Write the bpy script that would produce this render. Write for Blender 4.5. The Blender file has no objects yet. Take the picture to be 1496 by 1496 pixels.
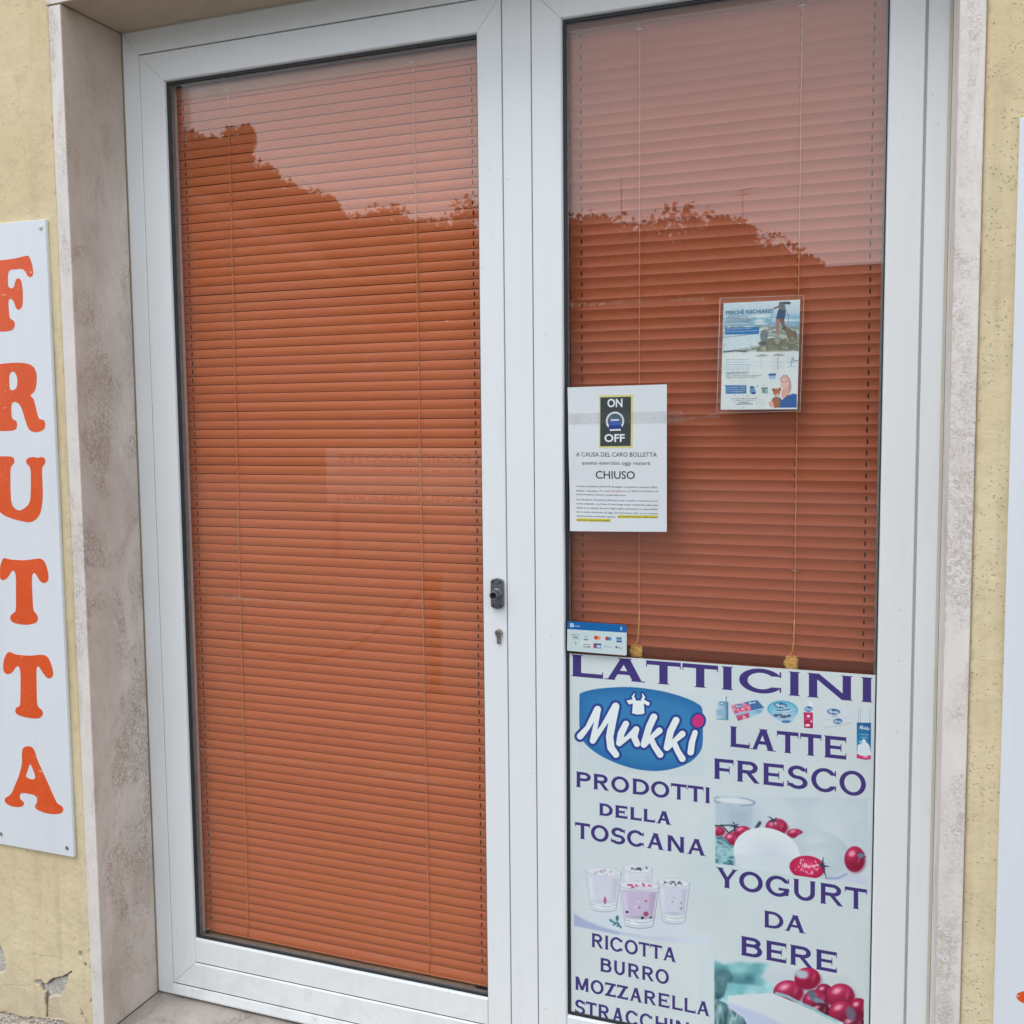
import bpy, bmesh, math, random
import numpy as np
from mathutils import Vector, Matrix
random.seed(7)
rng = np.random.RandomState(11)
R = math.radians
scene = bpy.context.scene

# ------------------------------------------------------------------ camera
CAM = Vector((1.7271, -2.0178578, 1.4274))
yaw, pitch, roll = R(20.55537788), R(-4.54929572), R(0.56273296)
FOC, PCX, PCY = 1481.97, 741.68, 726.93          # in pixels of the 1496 px photograph
c_, s_ = math.cos, math.sin
Ym = Matrix(((c_(yaw), -s_(yaw), 0), (s_(yaw), c_(yaw), 0), (0, 0, 1)))
Pm = Matrix(((1, 0, 0), (0, c_(pitch), -s_(pitch)), (0, s_(pitch), c_(pitch))))
Rm = Matrix(((c_(roll), 0, s_(roll)), (0, 1, 0), (-s_(roll), 0, c_(roll))))
Mv = Ym @ Pm @ Rm
RT, FW, UP = Mv.col[0].copy(), Mv.col[1].copy(), Mv.col[2].copy()
cam_d = bpy.data.cameras.new("camera")
cam = bpy.data.objects.new("camera", cam_d)
scene.collection.objects.link(cam)
cam.matrix_world = Matrix(((RT.x, UP.x, -FW.x, CAM.x), (RT.y, UP.y, -FW.y, CAM.y), (RT.z, UP.z, -FW.z, CAM.z), (0, 0, 0, 1)))
cam_d.sensor_width = 36.0
cam_d.lens = FOC / 1496 * 36.0
cam_d.shift_x = (748 - PCX) / 1496
cam_d.shift_y = (PCY - 748) / 1496
cam_d.clip_start = 0.05
cam_d.clip_end = 800
scene.camera = cam

# ------------------------------------------------------------------ sky, sun, exposure
SUN_EL, SUN_AZ = R(56), R(-27)                   # soft sun high to the front left of the shopfront
world = bpy.data.worlds.new("World"); scene.world = world; world.use_nodes = True
wn, wl = world.node_tree.nodes, world.node_tree.links
wn.clear()
out = wn.new("ShaderNodeOutputWorld"); bg = wn.new("ShaderNodeBackground")
sky = wn.new("ShaderNodeTexSky"); sky.sky_type = 'NISHITA'; sky.sun_disc = False
sky.sun_elevation = SUN_EL; sky.sun_rotation = R(180) - SUN_AZ * 1.0
sky.air_density = 1.0; sky.dust_density = 3.0; sky.ozone_density = 1.0
tc = wn.new("ShaderNodeTexCoord"); mp = wn.new("ShaderNodeMapping"); mp.inputs['Scale'].default_value = (1, 1, 2.6)
nz = wn.new("ShaderNodeTexNoise"); nz.inputs['Scale'].default_value = 2.2; nz.inputs['Detail'].default_value = 5; nz.inputs['Roughness'].default_value = 0.55
cr = wn.new("ShaderNodeValToRGB")
cr.color_ramp.elements[0].position = 0.3; cr.color_ramp.elements[0].color = (0.74, 0.79, 0.86, 1)
cr.color_ramp.elements[1].position = 0.7; cr.color_ramp.elements[1].color = (1.0, 1.02, 1.06, 1)
sc = wn.new("ShaderNodeVectorMath"); sc.operation = 'SCALE'; sc.inputs['Scale'].default_value = 16.6
mx = wn.new("ShaderNodeMixRGB"); mx.inputs['Fac'].default_value = 0.86
wl.new(tc.outputs['Generated'], mp.inputs['Vector']); wl.new(mp.outputs['Vector'], nz.inputs['Vector'])
wl.new(nz.outputs['Fac'], cr.inputs['Fac']); sepw = wn.new("ShaderNodeSeparateXYZ"); wl.new(tc.outputs['Generated'], sepw.inputs[0])
hz_ = wn.new("ShaderNodeMapRange"); hz_.interpolation_type = 'SMOOTHSTEP'
hz_.inputs['From Min'].default_value = 0.05; hz_.inputs['From Max'].default_value = 0.50; hz_.inputs['To Min'].default_value = 17.8; hz_.inputs['To Max'].default_value = 10.8
wl.new(sepw.outputs['Z'], hz_.inputs['Value']); wl.new(hz_.outputs['Result'], sc.inputs['Scale'])
wl.new(cr.outputs['Color'], sc.inputs[0])
wl.new(sky.outputs['Color'], mx.inputs['Color1']); wl.new(sc.outputs['Vector'], mx.inputs['Color2'])
wl.new(mx.outputs['Color'], bg.inputs['Color']); bg.inputs['Strength'].default_value = 0.085
wl.new(bg.outputs['Background'], out.inputs['Surface'])

sun_d = bpy.data.lights.new("sun", 'SUN'); sun_d.energy = 0.85; sun_d.angle = R(28); sun_d.color = (1.0, 0.97, 0.93)
sun = bpy.data.objects.new("sun", sun_d); scene.collection.objects.link(sun)
sdir = Vector((math.sin(SUN_AZ) * math.cos(SUN_EL), -math.cos(SUN_AZ) * math.cos(SUN_EL), math.sin(SUN_EL)))
sun.rotation_euler = sdir.to_track_quat('Z', 'Y').to_euler(); sun.location = (0, -6, 8)

scene.view_settings.view_transform = 'Standard'; scene.view_settings.look = 'None'
scene.view_settings.exposure = 0.50; scene.view_settings.gamma = 1.0; scene.view_settings.use_curve_mapping = False
scene.render.engine = 'CYCLES'
scene.cycles.transparent_max_bounces = 24; scene.cycles.max_bounces = 10; scene.cycles.glossy_bounces = 5
scene.cycles.use_denoising = True
scene.cycles.sample_clamp_indirect = 6

# ------------------------------------------------------------------ helpers
def tr(x, y, yp=0.0):
    """measured point of the photograph -> (X, Z) on the plane Y = yp"""
    r = FW + RT * ((x - PCX) / FOC) - UP * ((y - PCY) / FOC)
    t = (yp - CAM.y) / r.y
    return CAM.x + r.x * t, CAM.z + r.z * t

def lin(c):
    return tuple(((v / 255) / 12.92 if v / 255 <= 0.04045 else ((v / 255 + 0.055) / 1.055) ** 2.4) for v in c)

def link(o, parent=None):
    scene.collection.objects.link(o)
    if parent is not None: o.parent = parent
    return o

def tag(o, label=None, cat=None, group=None, kind=None):
    if label: o['label'] = label
    if cat: o['category'] = cat
    if group: o['group'] = group
    if kind: o['kind'] = kind
    return o

def empty(name, loc=(0, 0, 0)):
    o = bpy.data.objects.new(name, None); o.location = loc; o.empty_display_size = 0.05
    return link(o)

def put(name, verts, faces, mat, parent=None, smooth=False, world_coords=True):
    me = bpy.data.meshes.new(name)
    if parent is not None and world_coords:
        L = parent.matrix_world if False else Matrix.Translation(wloc(parent))
        off = L.translation
        verts = [(v[0] - off.x, v[1] - off.y, v[2] - off.z) for v in verts]
    me.from_pydata(verts, [], faces); me.validate(); me.update()
    if smooth:
        for p in me.polygons: p.use_smooth = True
    if mat: me.materials.append(mat)
    o = bpy.data.objects.new(name, me)
    return link(o, parent)

def wloc(o):
    v = Vector((0, 0, 0))
    while o is not None:
        v += o.location; o = o.parent
    return v

def put_bm(name, bm, mat, parent=None, smooth=False):
    if parent is not None:
        bmesh.ops.translate(bm, verts=bm.verts, vec=-wloc(parent))
    me = bpy.data.meshes.new(name); bm.to_mesh(me); bm.free()
    if smooth:
        for p in me.polygons: p.use_smooth = True
    if mat: me.materials.append(mat)
    return link(bpy.data.objects.new(name, me), parent)

def bm_box(bm, x0, x1, y0, y1, z0, z1, bev=0.0, seg=1):
    g = bmesh.ops.create_cube(bm, size=1.0)
    vs = g['verts']
    bmesh.ops.scale(bm, vec=(x1 - x0, y1 - y0, z1 - z0), verts=vs)
    bmesh.ops.translate(bm, vec=((x0 + x1) / 2, (y0 + y1) / 2, (z0 + z1) / 2), verts=vs)
    if bev > 0:
        es = list({e for v in vs for e in v.link_edges})
        bmesh.ops.bevel(bm, geom=es, offset=bev, segments=seg, affect='EDGES', profile=0.5)
    return vs

def box(name, x0, x1, y0, y1, z0, z1, mat, parent=None, bev=0.0, seg=1):
    bm = bmesh.new(); bm_box(bm, x0, x1, y0, y1, z0, z1, bev, seg)
    return put_bm(name, bm, mat, parent)

def tube(name, pts, r, mat, parent=None, n=6):
    pts = [Vector(p) for p in pts]; V = []; F = []
    for i, p in enumerate(pts):
        d = (pts[min(i + 1, len(pts) - 1)] - pts[max(i - 1, 0)]).normalized()
        a = d.orthogonal().normalized() if i == 0 else (a - d * a.dot(d)).normalized()
        b = d.cross(a)
        rr = r[i] if isinstance(r, (list, tuple)) else r
        for k in range(n):
            t = 2 * math.pi * k / n
            V.append(tuple(p + a * math.cos(t) * rr + b * math.sin(t) * rr))
    for i in range(len(pts) - 1):
        for k in range(n):
            F.append((i * n + k, i * n + (k + 1) % n, (i + 1) * n + (k + 1) % n, (i + 1) * n + k))
    F.append(tuple(range(n))[::-1]); F.append(tuple(range((len(pts) - 1) * n, len(pts) * n)))
    return V, F

def tube_obj(name, pts, r, mat, parent=None, n=6):
    V, F = tube(name, pts, r, mat, parent, n)
    return put(name, V, F, mat, parent, smooth=True)

def spline(pts, n=6):
    P = [np.array(p, float) for p in pts]; out = []
    m = len(P)
    for i in range(m):
        p0, p1, p2, p3 = P[(i - 1) % m], P[i], P[(i + 1) % m], P[(i + 2) % m]
        for k in range(n):
            t = k / n
            out.append(0.5 * ((2 * p1) + (-p0 + p2) * t + (2 * p0 - 5 * p1 + 4 * p2 - p3) * t * t + (-p0 + 3 * p1 - 3 * p2 + p3) * t ** 3))
    return out

def flat_shape(name, loops, y0, y1, mat, parent):
    """filled outline (with holes) in the XZ plane, thickness y0 (front) .. y1"""
    cu = bpy.data.curves.new(name, 'CURVE'); cu.dimensions = '2D'; cu.fill_mode = 'BOTH'; cu.extrude = abs(y1 - y0) / 2
    for lp in loops:
        sp = cu.splines.new('POLY'); sp.points.add(len(lp) - 1); sp.use_cyclic_u = True
        for i, (x, z) in enumerate(lp): sp.points[i].co = (x, z, 0, 1)
    tmp = bpy.data.objects.new(name, cu); scene.collection.objects.link(tmp)
    dg = bpy.context.evaluated_depsgraph_get(); me = bpy.data.meshes.new_from_object(tmp.evaluated_get(dg))
    bpy.data.objects.remove(tmp); bpy.data.curves.remove(cu)
    off = wloc(parent) if parent else Vector((0, 0, 0)); ym = (y0 + y1) / 2
    for v in me.vertices:
        x, z, e = v.co.x, v.co.y, v.co.z
        v.co = (x - off.x, ym - e - off.y, z - off.z)
    me.name = name; me.materials.clear(); me.materials.append(mat); me.update()
    return link(bpy.data.objects.new(name, me), parent)

class TextBlock:
    """flat print: words as thin meshes lying on a sheet"""
    def __init__(s): s.V = []; s.F = []
    def add(s, txt, x, z, size, y, width=None, align='l', bold=0.0, warp=None):
        cu = bpy.data.curves.new('t', 'FONT'); cu.body = txt; cu.size = 1; cu.resolution_u = 3 if size > 0.003 else 1; cu.offset = bold
        tmp = bpy.data.objects.new('t', cu); scene.collection.objects.link(tmp)
        dg = bpy.context.evaluated_depsgraph_get(); me = bpy.data.meshes.new_from_object(tmp.evaluated_get(dg))
        bpy.data.objects.remove(tmp); bpy.data.curves.remove(cu)
        n = len(me.vertices)
        if n:
            co = np.empty(n * 3); me.vertices.foreach_get('co', co); co = co.reshape(-1, 3)
            bx0, bx1 = co[:, 0].min(), co[:, 0].max()
            sy = size / 0.73; sx = sy if width is None else width / (bx1 - bx0)
            w = (bx1 - bx0) * sx
            ox = {'l': x, 'c': x - w / 2, 'r': x - w}[align]
            b = len(s.V)
            for p in co:
                q = (ox + (p[0] - bx0) * sx, y, z + p[1] * sy)
                if warp: q = (q[0], y + warp(q[0], q[2]), q[2])
                s.V.append(q)
            for p in me.polygons: s.F.append(tuple(b + i for i in p.vertices))
        bpy.data.meshes.remove(me)
        return s
    def done(s, name, mat, parent): return put(name, s.V, s.F, mat, parent)

# ------------------------------------------------------------------ materials
def mat_new(name):
    m = bpy.data.materials.new(name); m.use_nodes = True
    n, l = m.node_tree.nodes, m.node_tree.links
    return m, n, l, n['Principled BSDF']

def simple(name, col, rough=0.5, metal=0.0, spec=0.5, var=0.06, scale=30.0, bump=0.0, bscale=None, mapscale=(1, 1, 1)):
    """principled with a mild procedural mottle"""
    m, n, l, p = mat_new(name)
    t = n.new('ShaderNodeTexCoord'); mpp = n.new('ShaderNodeMapping'); mpp.inputs['Scale'].default_value = mapscale
    l.new(t.outputs['Object'], mpp.inputs['Vector'])
    z = n.new('ShaderNodeTexNoise'); z.inputs['Scale'].default_value = scale; z.inputs['Detail'].default_value = 6
    l.new(mpp.outputs['Vector'], z.inputs['Vector'])
    r = n.new('ShaderNodeMapRange'); r.inputs['From Min'].default_value = 0.25; r.inputs['From Max'].default_value = 0.75
    r.inputs['To Min'].default_value = 1 - var; r.inputs['To Max'].default_value = 1 + var
    l.new(z.outputs['Fac'], r.inputs['Value'])
    v = n.new('ShaderNodeVectorMath'); v.operation = 'SCALE'; v.inputs[0].default_value = col[:3]
    l.new(r.outputs['Result'], v.inputs['Scale']); l.new(v.outputs['Vector'], p.inputs['Base Color'])
    p.inputs['Roughness'].default_value = rough; p.inputs['Metallic'].default_value = metal; p.inputs['Specular IOR Level'].default_value = spec
    if bump:
        b = n.new('ShaderNodeBump'); b.inputs['Strength'].default_value = 1.0; b.inputs['Distance'].default_value = bump
        z2 = n.new('ShaderNodeTexNoise'); z2.inputs['Scale'].default_value = bscale or scale * 4; z2.inputs['Detail'].default_value = 5
        l.new(mpp.outputs['Vector'], z2.inputs['Vector']); l.new(z2.outputs['Fac'], b.inputs['Height']); l.new(b.outputs['Normal'], p.inputs['Normal'])
    return m

def mixcol(n, l, fac, a, b):
    x = n.new('ShaderNodeMixRGB')
    for sck, v in (('Fac', fac), ('Color1', a), ('Color2', b)):
        if hasattr(v, 'links') or hasattr(v, 'is_linked'): l.new(v, x.inputs[sck])
        elif isinstance(v, (int, float)): x.inputs[sck].default_value = v
        else: x.inputs[sck].default_value = (*v[:3], 1)
    return x.outputs['Color']

def noise(n, l, vec, scale, detail=5, rough=0.5, dist=0.0):
    z = n.new('ShaderNodeTexNoise'); z.inputs['Scale'].default_value = scale; z.inputs['Detail'].default_value = detail
    z.inputs['Roughness'].default_value = rough; z.inputs['Distortion'].default_value = dist
    l.new(vec, z.inputs['Vector']); return z.outputs['Fac']

def ramp(n, l, fac, a, b, lo=0.0, hi=1.0):
    r = n.new('ShaderNodeMapRange'); r.inputs['From Min'].default_value = a; r.inputs['From Max'].default_value = b
    r.inputs['To Min'].default_value = lo; r.inputs['To Max'].default_value = hi; r.clamp = True
    l.new(fac, r.inputs['Value']); return r.outputs['Result']

def mth(n, l, op, a, b):
    x = n.new('ShaderNodeMath'); x.operation = op
    for i, v in ((0, a), (1, b)):
        if isinstance(v, (int, float)): x.inputs[i].default_value = v
        else: l.new(v, x.inputs[i])
    return x.outputs[0]

def objvec(n, l, scale=(1, 1, 1), kind='Object'):
    t = n.new('ShaderNodeTexCoord'); mpp = n.new('ShaderNodeMapping'); mpp.inputs['Scale'].default_value = scale
    l.new(t.outputs[kind], mpp.inputs['Vector']); return mpp.outputs['Vector']

def m_upvc():
    m, n, l, p = mat_new('white_aluminium')
    v = objvec(n, l)
    streak = noise(n, l, objvec(n, l, (14, 14, 1.1)), 3.0, 5, 0.6)
    big = noise(n, l, v, 1.6, 3)
    speck = ramp(n, l, noise(n, l, v, 95, 2, 0.4), 0.735, 0.76)
    c = mixcol(n, l, ramp(n, l, big, 0.35, 0.7), (0.82, 0.865, 0.89), (0.84, 0.88, 0.90))
    c = mixcol(n, l, ramp(n, l, streak, 0.50, 0.8, 0, 0.13), c, (0.60, 0.59, 0.56))
    c = mixcol(n, l, mth(n, l, 'MULTIPLY', speck, 0.35), c, (0.35, 0.33, 0.30))
    gg = n.new('ShaderNodeNewGeometry'); gz = n.new('ShaderNodeSeparateXYZ'); l.new(gg.outputs['Position'], gz.inputs[0])
    low = mth(n, l, 'MULTIPLY', ramp(n, l, gz.outputs['Z'], 0.0, 0.16, 0.32, 0.0), ramp(n, l, noise(n, l, v, 17, 6, 0.65, 0.8), 0.42, 0.72))
    scuff = mth(n, l, 'MULTIPLY', ramp(n, l, noise(n, l, objvec(n, l, (1, 1, 5)), 26, 5, 0.7, 1.5), 0.66, 0.72, 0, 0.22), ramp(n, l, noise(n, l, v, 3, 2), 0.5, 0.6))
    c = mixcol(n, l, mth(n, l, 'ADD', low, scuff), c, (0.50, 0.48, 0.44))
    l.new(c, p.inputs['Base Color']); p.inputs['Roughness'].default_value = 0.34; p.inputs['Specular IOR Level'].default_value = 0.45
    l.new(ramp(n, l, noise(n, l, v, 24, 5), 0.3, 0.7, 0.28, 0.42), p.inputs['Roughness'])
    return m
M_FRAME = m_upvc()
M_GASKET = simple('black_rubber', (0.018, 0.021, 0.026), 0.5, var=0.2, scale=60)
M_DARKGAP = simple('gap_shade_rubber', (0.02, 0.022, 0.025), 0.8)  # near-black, puts the shade of the door gaps into the colour
M_SPACER = simple('glass_spacer_metal', (0.20, 0.21, 0.21), 0.4, var=0.2, scale=40)
M_INNERB = simple('dusty_inner_sill', (0.16, 0.20, 0.19), 0.6, var=0.3, scale=60)
M_INNER = simple('dimmed_frame_inner', (0.60, 0.63, 0.66), 0.45, var=0.12, scale=12)  # white inner frame, greyed in its colour for the dimness there

def m_plaster():
    m, n, l, p = mat_new('yellow_plaster')
    v = objvec(n, l)
    big = noise(n, l, v, 3.5, 5, 0.6); mid = noise(n, l, v, 22, 6, 0.62, 0.6)
    c = mixcol(n, l, ramp(n, l, big, 0.35, 0.68), (0.725, 0.60, 0.375), (0.775, 0.67, 0.45))
    c = mixcol(n, l, ramp(n, l, mid, 0.5, 0.75, 0, 0.45), c, (0.54, 0.45, 0.27))
    # vertical rain staining
    st = noise(n, l, objvec(n, l, (26, 26, 1.4)), 1.0, 4, 0.6)
    c = mixcol(n, l, ramp(n, l, st, 0.52, 0.8, 0, 0.34), c, (0.36, 0.31, 0.21))
    # small pits
    vo = n.new('ShaderNodeTexVoronoi'); vo.inputs['Scale'].default_value = 105; l.new(v, vo.inputs['Vector'])
    pitmask = mth(n, l, 'MULTIPLY', ramp(n, l, vo.outputs['Distance'], 0.10, 0.20, 1, 0), ramp(n, l, noise(n, l, v, 30, 3), 0.50, 0.6))
    c = mixcol(n, l, mth(n, l, 'MULTIPLY', pitmask, 0.34), c, (0.20, 0.165, 0.10))
    vo2 = n.new('ShaderNodeTexVoronoi'); vo2.inputs['Scale'].default_value = 170; l.new(objvec(n, l, (1, 1, .8)), vo2.inputs['Vector'])
    gp_ = n.new('ShaderNodeNewGeometry'); sx_ = n.new('ShaderNodeSeparateXYZ'); l.new(gp_.outputs['Position'], sx_.inputs[0])
    pm2 = mth(n, l, 'MULTIPLY', ramp(n, l, vo2.outputs['Distance'], 0.12, 0.24, 1, 0), ramp(n, l, noise(n, l, v, 14, 4, .6), 0.44, 0.56))
    pm2 = mth(n, l, 'MULTIPLY', pm2, ramp(n, l, sx_.outputs['X'], 1.0, 1.2))
    pitmask = mth(n, l, 'MAXIMUM', pitmask, pm2)
    c = mixcol(n, l, mth(n, l, 'MULTIPLY', pm2, 0.22), c, (0.30, 0.24, 0.14))
    at = n.new('ShaderNodeAttribute'); at.attribute_name = 'damage'
    grey = mixcol(n, l, ramp(n, l, noise(n, l, v, 70, 6, 0.7), 0.35, 0.7), (0.40, 0.395, 0.375), (0.66, 0.64, 0.60))
    c = mixcol(n, l, at.outputs['Color'], c, grey) if False else c
    sep = n.new('ShaderNodeSeparateColor'); l.new(at.outputs['Color'], sep.inputs['Color'])
    c = mixcol(n, l, sep.outputs['Red'], c, grey)
    c = mixcol(n, l, mth(n, l, 'MULTIPLY', sep.outputs['Green'], 0.9), c, (0.10, 0.09, 0.08))
    c = mixcol(n, l, mth(n, l, 'MULTIPLY', sep.outputs['Blue'], 0.8), c, (0.60, 0.50, 0.38))
    l.new(c, p.inputs['Base Color']); p.inputs['Roughness'].default_value = 0.93; p.inputs['Specular IOR Level'].default_value = 0.15
    h = mth(n, l, 'ADD', mth(n, l, 'MULTIPLY', noise(n, l, v, 60, 8, 0.7, 0.8), 1.0), mth(n, l, 'MULTIPLY', pitmask, -0.8))
    h = mth(n, l, 'ADD', h, mth(n, l, 'MULTIPLY', noise(n, l, v, 12, 4, 0.5), 1.6))
    b = n.new('ShaderNodeBump'); b.inputs['Strength'].default_value = 1; b.inputs['Distance'].default_value = 0.0016
    l.new(h, b.inputs['Height']); l.new(b.outputs['Normal'], p.inputs['Normal'])
    return m
M_PLASTER = m_plaster()

def m_stone(name, base, light, speck, amt, endtint=False):
    m, n, l, p = mat_new(name)
    v = objvec(n, l); vv = objvec(n, l, (1, 1, 0.55))
    big = noise(n, l, vv, 6.0, 6, 0.62, 0.5)
    c = mixcol(n, l, ramp(n, l, big, 0.36, 0.66), base, light)
    cloud = ramp(n, l, noise(n, l, objvec(n, l, (1.4, 1.0, 0.5)), 6.5, 5, 0.62, 1.1), 0.46, 0.60)
    fine = ramp(n, l, noise(n, l, v, 105, 5, 0.75, 1.6), 0.46, 0.60)
    k = mth(n, l, 'MULTIPLY', mth(n, l, 'MULTIPLY', cloud, fine), amt)
    c = mixcol(n, l, k, c, speck)
    c = mixcol(n, l, ramp(n, l, noise(n, l, v, 46, 5, 0.65), 0.55, 0.8, 0, 0.35 * min(1, amt * 1.3)), c, speck)
    if endtint:
        g = n.new('ShaderNodeNewGeometry'); sp = n.new('ShaderNodeSeparateXYZ'); l.new(g.outputs['Position'], sp.inputs['Vector'])
        w = mth(n, l, 'ADD', sp.outputs['Z'], mth(n, l, 'MULTIPLY', noise(n, l, v, 5, 4), 0.6))
        # browner towards the top of the stone
        c = mixcol(n, l, ramp(n, l, w, 2.15, 2.65, 0, 0.55), c, (0.40, 0.31, 0.21))
        # slightly darker and browner towards the base
        c = mixcol(n, l, ramp(n, l, w, 0.75, 0.2, 0, 0.25), c, (0.42, 0.36, 0.29))
    l.new(c, p.inputs['Base Color']); p.inputs['Roughness'].default_value = 0.62; p.inputs['Specular IOR Level'].default_value = 0.35
    b = n.new('ShaderNodeBump'); b.inputs['Distance'].default_value = 0.0007
    l.new(mth(n, l, 'SUBTRACT', noise(n, l, v, 220, 5, 0.6), k), b.inputs['Height']); l.new(b.outputs['Normal'], p.inputs['Normal'])
    return m
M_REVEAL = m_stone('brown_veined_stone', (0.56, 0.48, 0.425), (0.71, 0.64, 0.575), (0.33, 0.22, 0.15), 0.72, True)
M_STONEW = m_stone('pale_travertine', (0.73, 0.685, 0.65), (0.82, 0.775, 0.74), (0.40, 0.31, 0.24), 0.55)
M_SILL = m_stone('beige_sill_stone', (0.40, 0.36, 0.325), (0.55, 0.50, 0.455), (0.22, 0.175, 0.14), 0.8)
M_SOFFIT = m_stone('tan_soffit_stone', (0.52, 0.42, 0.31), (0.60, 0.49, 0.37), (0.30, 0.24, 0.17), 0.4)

def m_slat(name, c1, c2):
    m, n, l, p = mat_new(name)
    info = n.new('ShaderNodeObjectInfo')
    v = objvec(n, l, (1, 12, 60))
    add = n.new('ShaderNodeVectorMath'); add.operation = 'ADD'; l.new(v, add.inputs[0])
    cmb = n.new('ShaderNodeCombineXYZ'); l.new(mth(n, l, 'MULTIPLY', info.outputs['Random'], 50.0), cmb.inputs[0]); l.new(cmb.outputs[0], add.inputs[1])
    z = noise(n, l, add.outputs['Vector'], 3.0, 5, 0.6)
    c = mixcol(n, l, ramp(n, l, z, 0.3, 0.7), c1, c2)
    c = mixcol(n, l, ramp(n, l, info.outputs['Random'], 0, 1, 0, 0.22), c, tuple(k * 0.82 for k in c1))
    dust = noise(n, l, objvec(n, l, (7, 30, 30)), 2.0, 6, 0.7)
    c = mixcol(n, l, ramp(n, l, dust, 0.6, 0.85, 0, 0.18), c, (0.62, 0.50, 0.42))
    l.new(c, p.inputs['Base Color']); p.inputs['Roughness'].default_value = 0.42; p.inputs['Specular IOR Level'].default_value = 0.35
    return m
M_SLAT_L = m_slat('terracotta_slat_paint', (0.69, 0.170, 0.058), (0.75, 0.198, 0.072))
M_SLAT_R = m_slat('brick_red_slat_paint', (0.51, 0.122, 0.050), (0.57, 0.143, 0.060))
M_RAIL = simple('orange_rail_paint', (0.50, 0.17, 0.05), 0.45, var=0.1)
M_RAILTAN = simple('tan_bottom_rail', (0.44, 0.24, 0.12), 0.5, var=0.15, scale=15, mapscale=(1, 8, 8))
M_CORD = simple('ochre_cord', (0.74, 0.36, 0.15), 0.85, var=0.25, scale=400)
M_CORDY = simple('yellow_ochre_cord', (0.98, 0.58, 0.15), 0.8, var=0.15, scale=300)
M_CLIP = simple('clear_plastic_clip', (0.55, 0.53, 0.50), 0.3)
M_ROOM = simple('dim_room_paint', (0.06, 0.04, 0.03), 0.8)
M_ROOMFLOOR = simple('room_floor_tile', (0.12, 0.11, 0.10), 0.4)

def m_glass(name, tint=(0.985, 0.992, 0.988), dirt=0.02, strength=1.0, ior=1.52):
    m, n, l, p = mat_new(name); n.remove(p)
    o = n['Material Output']
    g = n.new('ShaderNodeNewGeometry'); inv = n.new('ShaderNodeMapRange')
    inv.inputs['To Min'].default_value = ior; inv.inputs['To Max'].default_value = 1 / ior
    l.new(g.outputs['Backfacing'], inv.inputs['Value'])
    f = n.new('ShaderNodeFresnel'); l.new(inv.outputs['Result'], f.inputs['IOR'])
    t = n.new('ShaderNodeBsdfTransparent'); t.inputs['Color'].default_value = (*tint, 1)
    gl = n.new('ShaderNodeBsdfAnisotropic'); gl.inputs['Roughness'].default_value = 0.0
    mx1 = n.new('ShaderNodeMixShader')
    l.new(mth(n, l, 'MULTIPLY', f.outputs[0], strength), mx1.inputs['Fac']); l.new(t.outputs[0], mx1.inputs[1]); l.new(gl.outputs[0], mx1.inputs[2])
    d = n.new('ShaderNodeBsdfDiffuse'); d.inputs['Color'].default_value = (0.62, 0.60, 0.56, 1)
    mx2 = n.new('ShaderNodeMixShader')
    v = objvec(n, l)
    sm = ramp(n, l, noise(n, l, v, 7, 6, 0.65, 1.2), 0.48, 0.8, 0.25, 1.6)
    fine = ramp(n, l, noise(n, l, v, 160, 3), 0.66, 0.72, 0, 3.0)
    l.new(mth(n, l, 'MULTIPLY', mth(n, l, 'ADD', sm, fine), dirt), mx2.inputs['Fac'])
    l.new(mx1.outputs[0], mx2.inputs[1]); l.new(d.outputs[0], mx2.inputs[2]); l.new(mx2.outputs[0], o.inputs['Surface'])
    return m
M_GLASS = m_glass('window_glass', dirt=0.004, strength=0.76)
M_GLASS_IN = m_glass('inner_glass', dirt=0.0, strength=0.76)
M_SLEEVE = m_glass('clear_lamination', (0.985, 0.985, 0.985), 0.095, 0.8, 1.5)

def m_tape():
    m, n, l, p = mat_new('old_tape_residue'); o = n['Material Output']
    t = n.new('ShaderNodeBsdfTransparent'); mxs = n.new('ShaderNodeMixShader')
    v = objvec(n, l, (1, 1, 2.2))
    a = ramp(n, l, noise(n, l, v, 60, 6, 0.75, 2.0), 0.44, 0.66, 0.0, 0.42)
    a = mth(n, l, 'MULTIPLY', a, ramp(n, l, noise(n, l, objvec(n, l), 9, 3), 0.38, 0.62, 0.1, 1))
    l.new(a, mxs.inputs['Fac']); l.new(t.outputs[0], mxs.inputs[1]); l.new(p.outputs[0], mxs.inputs[2]); l.new(mxs.outputs[0], o.inputs['Surface'])
    p.inputs['Base Color'].default_value = (0.50, 0.40, 0.32, 1); p.inputs['Roughness'].default_value = 0.6
    return m
M_TAPE = m_tape()

def m_signwhite():
    m, n, l, p = mat_new('white_sign_plastic')
    v = objvec(n, l)
    c = mixcol(n, l, ramp(n, l, noise(n, l, objvec(n, l, (6, 6, 1)), 3, 5), 0.45, 0.8, 0, 0.25), (0.76, 0.805, 0.86), (0.62, 0.64, 0.66))
    sc1 = ramp(n, l, noise(n, l, objvec(n, l, (2, 2, 9)), 22, 3, 0.6, 1.5), 0.735, 0.76)
    c = mixcol(n, l, mth(n, l, 'MULTIPLY', sc1, 0.25), c, (0.45, 0.44, 0.42))
    drip = ramp(n, l, noise(n, l, objvec(n, l, (60, 60, 2.2)), 1.0, 4, 0.6), 0.60, 0.78, 0, 0.13)
    c = mixcol(n, l, drip, c, (0.42, 0.40, 0.36))
    l.new(c, p.inputs['Base Color']); p.inputs['Roughness'].default_value = 0.38
    return m
M_SIGN = m_signwhite()

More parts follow.
